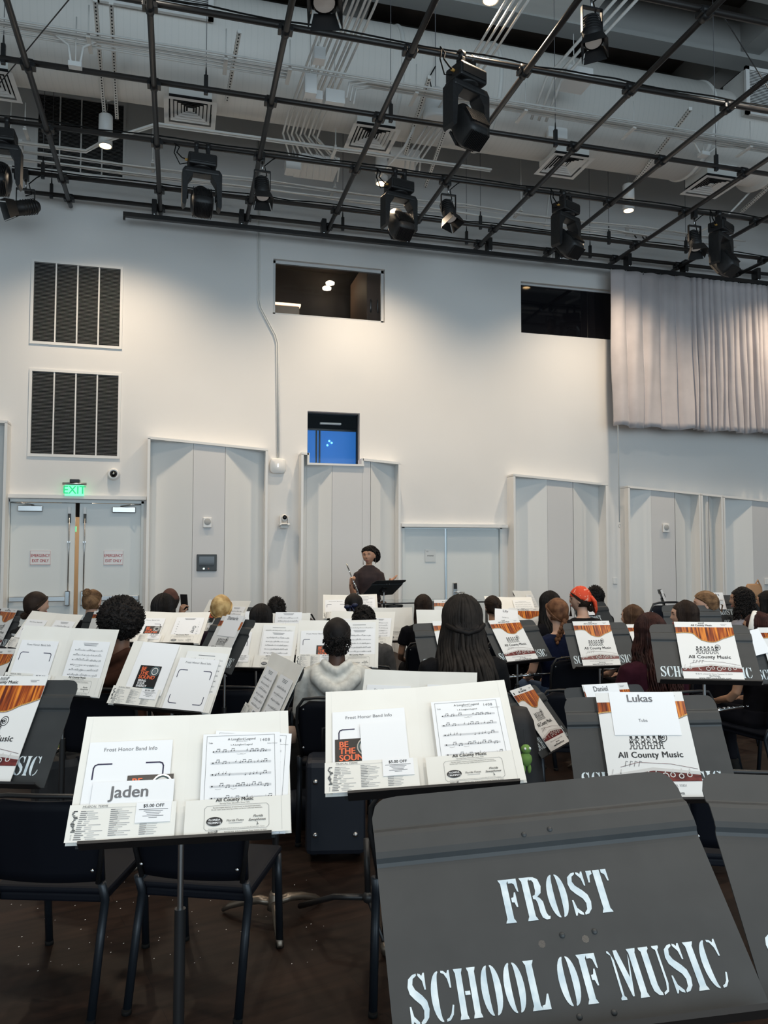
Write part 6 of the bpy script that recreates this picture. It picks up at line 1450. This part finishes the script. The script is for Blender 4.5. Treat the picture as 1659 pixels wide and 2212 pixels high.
v_, f_ = remeshed(mb, .008, 8); v_ = [v+V((noise.noise(v*10)*.006, noise.noise(v*9+V((5, 0, 0)))*.007, 0)) for v in v_]
mb = MB(); mb.add(v_, f_, noisy(mat('dark_brown_jersey', (.022, .011, .012), .8), (.018, .009, .010), (.028, .014, .015), (20, 20, 20)), True); mb.build('shirt', t)
mb = MB(); mb.loft([((0, 0, .80), .160, .125, .85), ((0, 0, .90), .172, .126, .85), ((0, 0, .95), .160, .118, .85)], 'black', 28)
for s in (-1, 1): mb.tube([(s*.08, 0, .86), (s*.09, .01, .70), (s*.095, .015, .48), (s*.095, 0, .28), (s*.095, -.01, .08)], [.098, .092, .075, .07, .06], MT['blackplastic'], 16)
mb.build('trousers', t)
for s in (-1, 1): inst('shoe', pants_me()[1], t, M.Translation((s*.095, -.01, 0)))
mb = MB()
for s in (-1, 1):
    for k in range(6): mb.ball((s*.082, .0, -.050-.011*k), (.003+.0008*k, .003, .005), 'bronze', 8, 6)
o = mb.build('earrings', t); o.matrix_local = CT
# flute in her right hand
f = thing('flute', 'silver flute held upright in the standing player\'s hand', 'flute', (0, 0, 0))
TW = M.Translation(t.location) @ M.Rotation(PI-R(13), 4, 'Z') @ M.Diagonal((S_, S_, S_, 1))
hc = TW @ V((.215, .245, 1.225)); top_ = at_y(748.5, 1218, hc.y+.02); ax = (top_-hc).normalized(); bot = hc-ax*.34
mb = MB(); mb.cyl(bot, top_, .0100, 'chrome', 14); mb.build('tube', f); mb = MB()
sd = ax.cross(V((0, -1, 0))).normalized(); fr = V((0, -1, 0))
for k in range(13): c = bot+ax*(.03+.027*k); mb.cyl(c+fr*.009, c+fr*.015, .0085, 'chrome', 10)
mb.tube([bot+fr*.006+sd*.011, bot+ax*.36+fr*.006+sd*.011], .003, 'steel', 6); mb.build('keys', f); mb = MB(); mb.cyl(top_-ax*.10+fr*.006, top_-ax*.10+fr*.011, .007, 'steel', 12); mb.build('lip_plate', f)
# ================================================================ empty chairs, bags, table and small things
def ch(lab, x, y, ya, plate=False): t = chair(lab, x, y, ya, plate); t.scale = (.90, .92, .85); return t
ch('empty black chair at the lower left, behind the front left stand', -.35, 3.10, 18)
ch('empty black chair just right of the front left stand pole', .146, 2.99, 23)
ch('empty black chair left of the nearest charcoal desk', .93, 2.78, 20)
p = at_z(1612, 1668, .735); ch('empty black chair with a steel handle plate at the right edge', p.x+.12, p.y+.27, 22, True)
p = at_z(500, 1483, .735); ch('empty black chair between the two left open folders', p.x+.08, p.y+.27, 18)
p = at_z(1245, 1490, .735); ch('empty black chair left of the card behind the tuba card', p.x+.08, p.y+.27, 16)
p = at_z(430, 1488, .735); 
t = ch('grey brown chair back beyond the wide upright name card', at_y(628, 1320, 7.9).x, 7.9, 0); t.scale = (.9, .9, 1.08)
for o in kids(t):
    if o.name.startswith('backrest'): ob_mat(o, mat('taupe_chair_shell', (.12, .10, .095), .6))
t = ch('empty black chair behind the straight brown hair', at_y(1398, 1320, 6.9).x, 6.9, -10); t.scale = (.9, .9, 1.22)
# roller case
cs = mat('dark_navy_case_fabric', (.007, .010, .018), .6); p = at_z(735, 1858, .02); t = thing('roller_case', 'dark navy upright case with four studs under the open folder', 'case', (p.x, p.y+.12, 0), R(-12))
mb = MB(); mb.box((-.15, -.11, .035), (.15, .11, .50), cs, .03); mb.build('body', t)
for x in (-.1, .1):
    for z in (.14, .40): mb = MB(); mb.lathe([(0, .012), (.010, .010), (.014, 0)], (x, -.11, z), 'steel', 12, (0, -1, 0)); mb.build('stud', t)
for x in (-.11, .11): mb = MB(); mb.cyl((x-.015, 0, .035), (x+.015, 0, .035), .035, 'rubber', 14); mb.build('wheel', t)
mb = MB(); mb.tube([(-.07, .09, .5), (-.07, .09, .62), (0, .09, .635), (.07, .09, .62), (.07, .09, .5)], .008, 'black', 8); mb.build('handle', t)
# backpack
p = at_z(655, 1800, .02); t = thing('backpack', 'black backpack with a beige pouch on top, between the front stands', 'backpack', (p.x-.02, p.y+.25, 0), R(15))
def soft(amp=.02, f=7):
    return lambda d, q: V(q)*(1+noise.noise(d*f*.4)*amp*4)
mb = MB(); mb.loft([((0,0,.0),.16,.11,.6),((0,0,.05),.18,.13,.6),((.01,0,.25),.17,.12,.65),((.0,.01,.40),.14,.10,.75),((0,.01,.47),.08,.06,.9)], 'rubber', 28); mb.build('body', t)
mb = MB(); mb.loft([((0,-.10,.04),.12,.04,.6),((0,-.13,.14),.125,.045,.6),((0,-.12,.22),.11,.03,.7)], cs, 24); mb.build('front_pocket', t)
mb = MB(); mb.tube([(-.06, .0, .46), (-.04, -.02, .53), (.04, -.02, .53), (.06, 0, .46)], .010, cs, 8); mb.build('strap', t)
mb = MB(); mb.loft([((0,0,0),.05,.022,.7),((0,0,.05),.055,.024,.7),((0,0,.09),.045,.018,.8)], mat('beige_pouch', (.42, .30, .24), .6), 18); o = tag(mb.build('pouch'), 'small beige and pink pouch on the black backpack', 'pouch'); o.location = (p.x-.07, p.y+.16, .47)
# soft gig bag close to the camera, lower middle
t = thing('gig_bag', 'soft black instrument bag at the bottom, beside the nearest charcoal desk', 'bag', (.50, 1.50, 0), R(-14))
gb = noisy(mat('black_gig_bag', (.010, .009, .010), .65), (.007, .007, .008), (.014, .012, .013), (12, 12, 12), 4, .3, .7, .3)
mb = MB(); mb.loft([((0,0,.0),.20,.17,.7),((0,0,.06),.24,.20,.7),((.0,0,.30),.25,.20,.75),((.02,0,.46),.21,.17,.8),((.03,0,.55),.13,.11,.9),((.03,0,.58),.05,.05,1)], gb, 36); mb.build('body', t)
mb = MB(); mb.tube([(-.20, -.03, .42), (-.10, -.13, .53), (.03, -.12, .585), (.14, -.10, .53)], .008, 'rubber', 8); mb.build('zipper', t)
# low folding instrument stand
t = thing('instrument_stand', 'low black folding instrument stand with thin legs and rubber foot', 'instrument stand', (0, 0, 0))
a = at_z(722, 1937, .16); b_ = at_z(648, 1957, .03); c = at_z(795, 1938, .17); d = at_z(833, 2048, .03)
mb = MB(); mb.tube([b_, a, c], .012, 'black', 8); mb.build('leg', t); mb = MB(); mb.tube([c, c.lerp(d, .4), d], [.010, .008, .006], 'black', 8); mb.build('leg', t)
e = c+V((.25, .25, -.14)); mb = MB(); mb.tube([c, e], .009, 'black', 8); mb.build('leg', t)
mb = MB(); mb.tube([c, c+V((.0, .03, .22))], .013, 'black', 8); mb.ball(c, .024, 'black', 12, 8); mb.build('column', t)
mb = MB(); mb.tube([d-(d-c)*.1, d, d-V((0, 0, .02))], [.016, .021, .018], MT['bronze'], 10); mb.build('rubber_foot', t)
# lime and green soft things
p = at_z(112, 1690, .45); mb = MB(); mb.ball((0, 0, 0), (.055, .06, .028), mat('lime_cloth', (.38, .46, .09), .8), 18, 10, soft()); mb.tube([(-.04, 0, .02), (.02, -.01, .035), (.06, -.02, .0)], .014, mat('pale_lime_cloth', (.5, .55, .2), .8), 8)
o = tag(mb.build('lime_cloth'), 'lime green folded cloth on a case at the lower left', 'cloth'); o.location = (p.x, p.y+.55, .50)
t = thing('bag', 'dark low bag carrying the lime green cloth at the left', 'bag', (p.x, p.y+.55, 0), .3); mb = MB(); mb.box((-.17, -.12, .0), (.17, .12, .455), gb, .05); mb.build('body', t); mb = MB(); mb.tube([(-.08, 0, .45), (-.05, -.02, .475), (.05, -.03, .472), (.09, 0, .45)], .008, 'rubber', 8); mb.build('handle', t)
p = at_y(1136, 1640, 3.3); gr = mat('green_plush', (.16, .30, .07), .9); t = thing('plush_toy', 'small green plush hanging behind the sideways violin picture folder', 'toy', p)
mb = MB(); mb.ball((0, 0, 0), (.028, .025, .032), gr, 16, 12, soft()); mb.build('body', t); mb = MB(); mb.ball((0, 0, .045), (.024, .022, .022), gr, 14, 10); mb.ball((-.012, -.018, .052), .006, 'paper', 8, 6); mb.ball((.012, -.018, .052), .006, 'paper', 8, 6); mb.build('head', t)
mb = MB(); mb.cyl((0, .005, .06), (0, .02, .13), .002, 'ink', 5); mb.build('loop', t)
for s in (-1, 1): mb = MB(); mb.ball((s*.014, -.004, -.042), (.010, .011, .022), gr, 10, 8); mb.build('leg', t)
# a floor case behind that the plush hangs from
t = thing('instrument_case', 'tall black instrument case standing behind the sideways violin folder', 'case', (p.x+.03, p.y+.16, 0), R(-20)); mb = MB(); mb.loft([((0,0,0),.14,.10,.6),((0,0,.04),.155,.115,.6),((0,0,.5),.12,.10,.6),((0,0,.74),.08,.08,.8),((0,0,.80),.05,.05,.9)], gb, 28); mb.build('body', t)
mb = MB(); mb.tube([(0, -.115, .3), (0, -.15, .36), (0, -.12, .44)], .010, 'rubber', 8); mb.build('handle', t)
# glass table before the flute player
gy = 8.75; a = at_y(822, 1302.5, gy); b_ = at_y(1062, 1302.5, gy); t = thing('glass_table', 'thin glass topped table with dark edge in front of the flute player', 'table', ((a.x+b_.x)/2, gy+.3, 0)); w = (b_.x-a.x)/2; z = a.z
tg = mat('smoked_glass', (.55, .60, .58), .03, trans=1); nodes(tg)[2].inputs['IOR'].default_value = 1.3
mb = MB(); mb.box((-w, -.3, z-.012), (w, .3, z), tg, .003); mb.build('table_top', t); mb = MB(); mb.box((-w, -.306, z-.016), (w, -.298, z-.004), 'black'); mb.box((-w, .298, z-.016), (w, .306, z-.004), 'black'); mb.build('edge_rail', t)
for x in (-w+.05, w-.05):
    for y in (-.26, .26): mb = MB(); mb.cyl((x, y, 0), (x, y, z-.012), .016, 'black', 10); mb.build('leg', t)
mb = MB(); mb.loft([((0,0,0),.09,.06,.7),((0,0,.03),.11,.07,.7),((0,0,.045),.10,.065,.7)], 'black', 20); mb.box((-.02, -.074, .018), (.02, -.068, .03), 'chrome'); q = at_y(855, 1308, gy)
mb.box((-.012, -.01, .04), (.012, .01, .06), 'black'); o = tag(mb.build('clip_device'), 'small black device hanging under the glass table edge', 'device'); o.location = (q.x, gy+.08, z-.0725)
# tan handbag at right
p = at_y(1627, 1290, 7.2); t = thing('handbag', 'tan leather handbag on a case behind the long curly black hair', 'bag', (p.x, 7.2, p.z-.02)); t.scale = (.72, .7, .8); tn = mat('tan_leather', (.36, .19, .09), .5)
mb = MB(); mb.loft([((0,0,0),.15,.07,.6),((0,0,.08),.155,.075,.6),((0,0,.18),.12,.04,.7),((0,0,.21),.10,.02,.8)], tn, 24); mb.build('body', t)
mb = MB(); mb.tube([(.03, 0, .18), (.09, 0, .26), (.15, 0, .16), (.16, 0, .06)], .012, tn, 8); mb.build('strap', t)
t = thing('equipment_case', 'tall black equipment case against the wall at the right', 'case', (p.x, 7.2, 0)); mb = MB(); mb.box((-.25, -.2, 0), (.35, .25, p.z-.022), 'black', .01); mb.build('body', t); mb = MB(); mb.box((.0, -.215, .5), (.12, -.2, .54), 'steel', .004); mb.build('latch', t)
# flutes resting on laps
for lab, px, py, Y, L in (('silver flute lying on the lap of the person in navy', 1140, 1461, 5.2, .5), ('silver flute glimpsed on a lap beside the violin folders', 1305, 1449, 5.35, .4), ('brass keys of an instrument seen under the tuba card stand', 1560, 1536, 3.9, .3)):
    p = at_y(px, py, Y); t = thing('flute', lab, 'flute', p, R(5), 'flutes on laps'); mb = MB(); mb.cyl((-L/2, 0, 0), (L/2, 0, .015), .009, 'chrome', 10); mb.build('tube', t); mb = MB()
    for k in range(9): x = -L/2+.06+.035*k; mb.cyl((x, 0, .012), (x, 0, .020), .008, 'chrome', 8)
    mb.build('keys', t)
# tiny specks of lint on the floor
r = random.Random(12); mb = MB()
for k in range(70):
    p = at_z(r.uniform(20, 700), r.uniform(1900, 2100), .001); s = r.uniform(.001, .0028); mb.add([(p.x-s, p.y-s, .0015), (p.x+s, p.y-s*.4, .0015), (p.x+s*.7, p.y+s, .0022), (p.x-s*.6, p.y+s, .0015)], [(0,1,2,3)], 'paper')
o = tag(mb.build('floor_lint'), 'tiny white specks of lint scattered on the dark floor', 'lint'); o['kind'] = 'stuff'
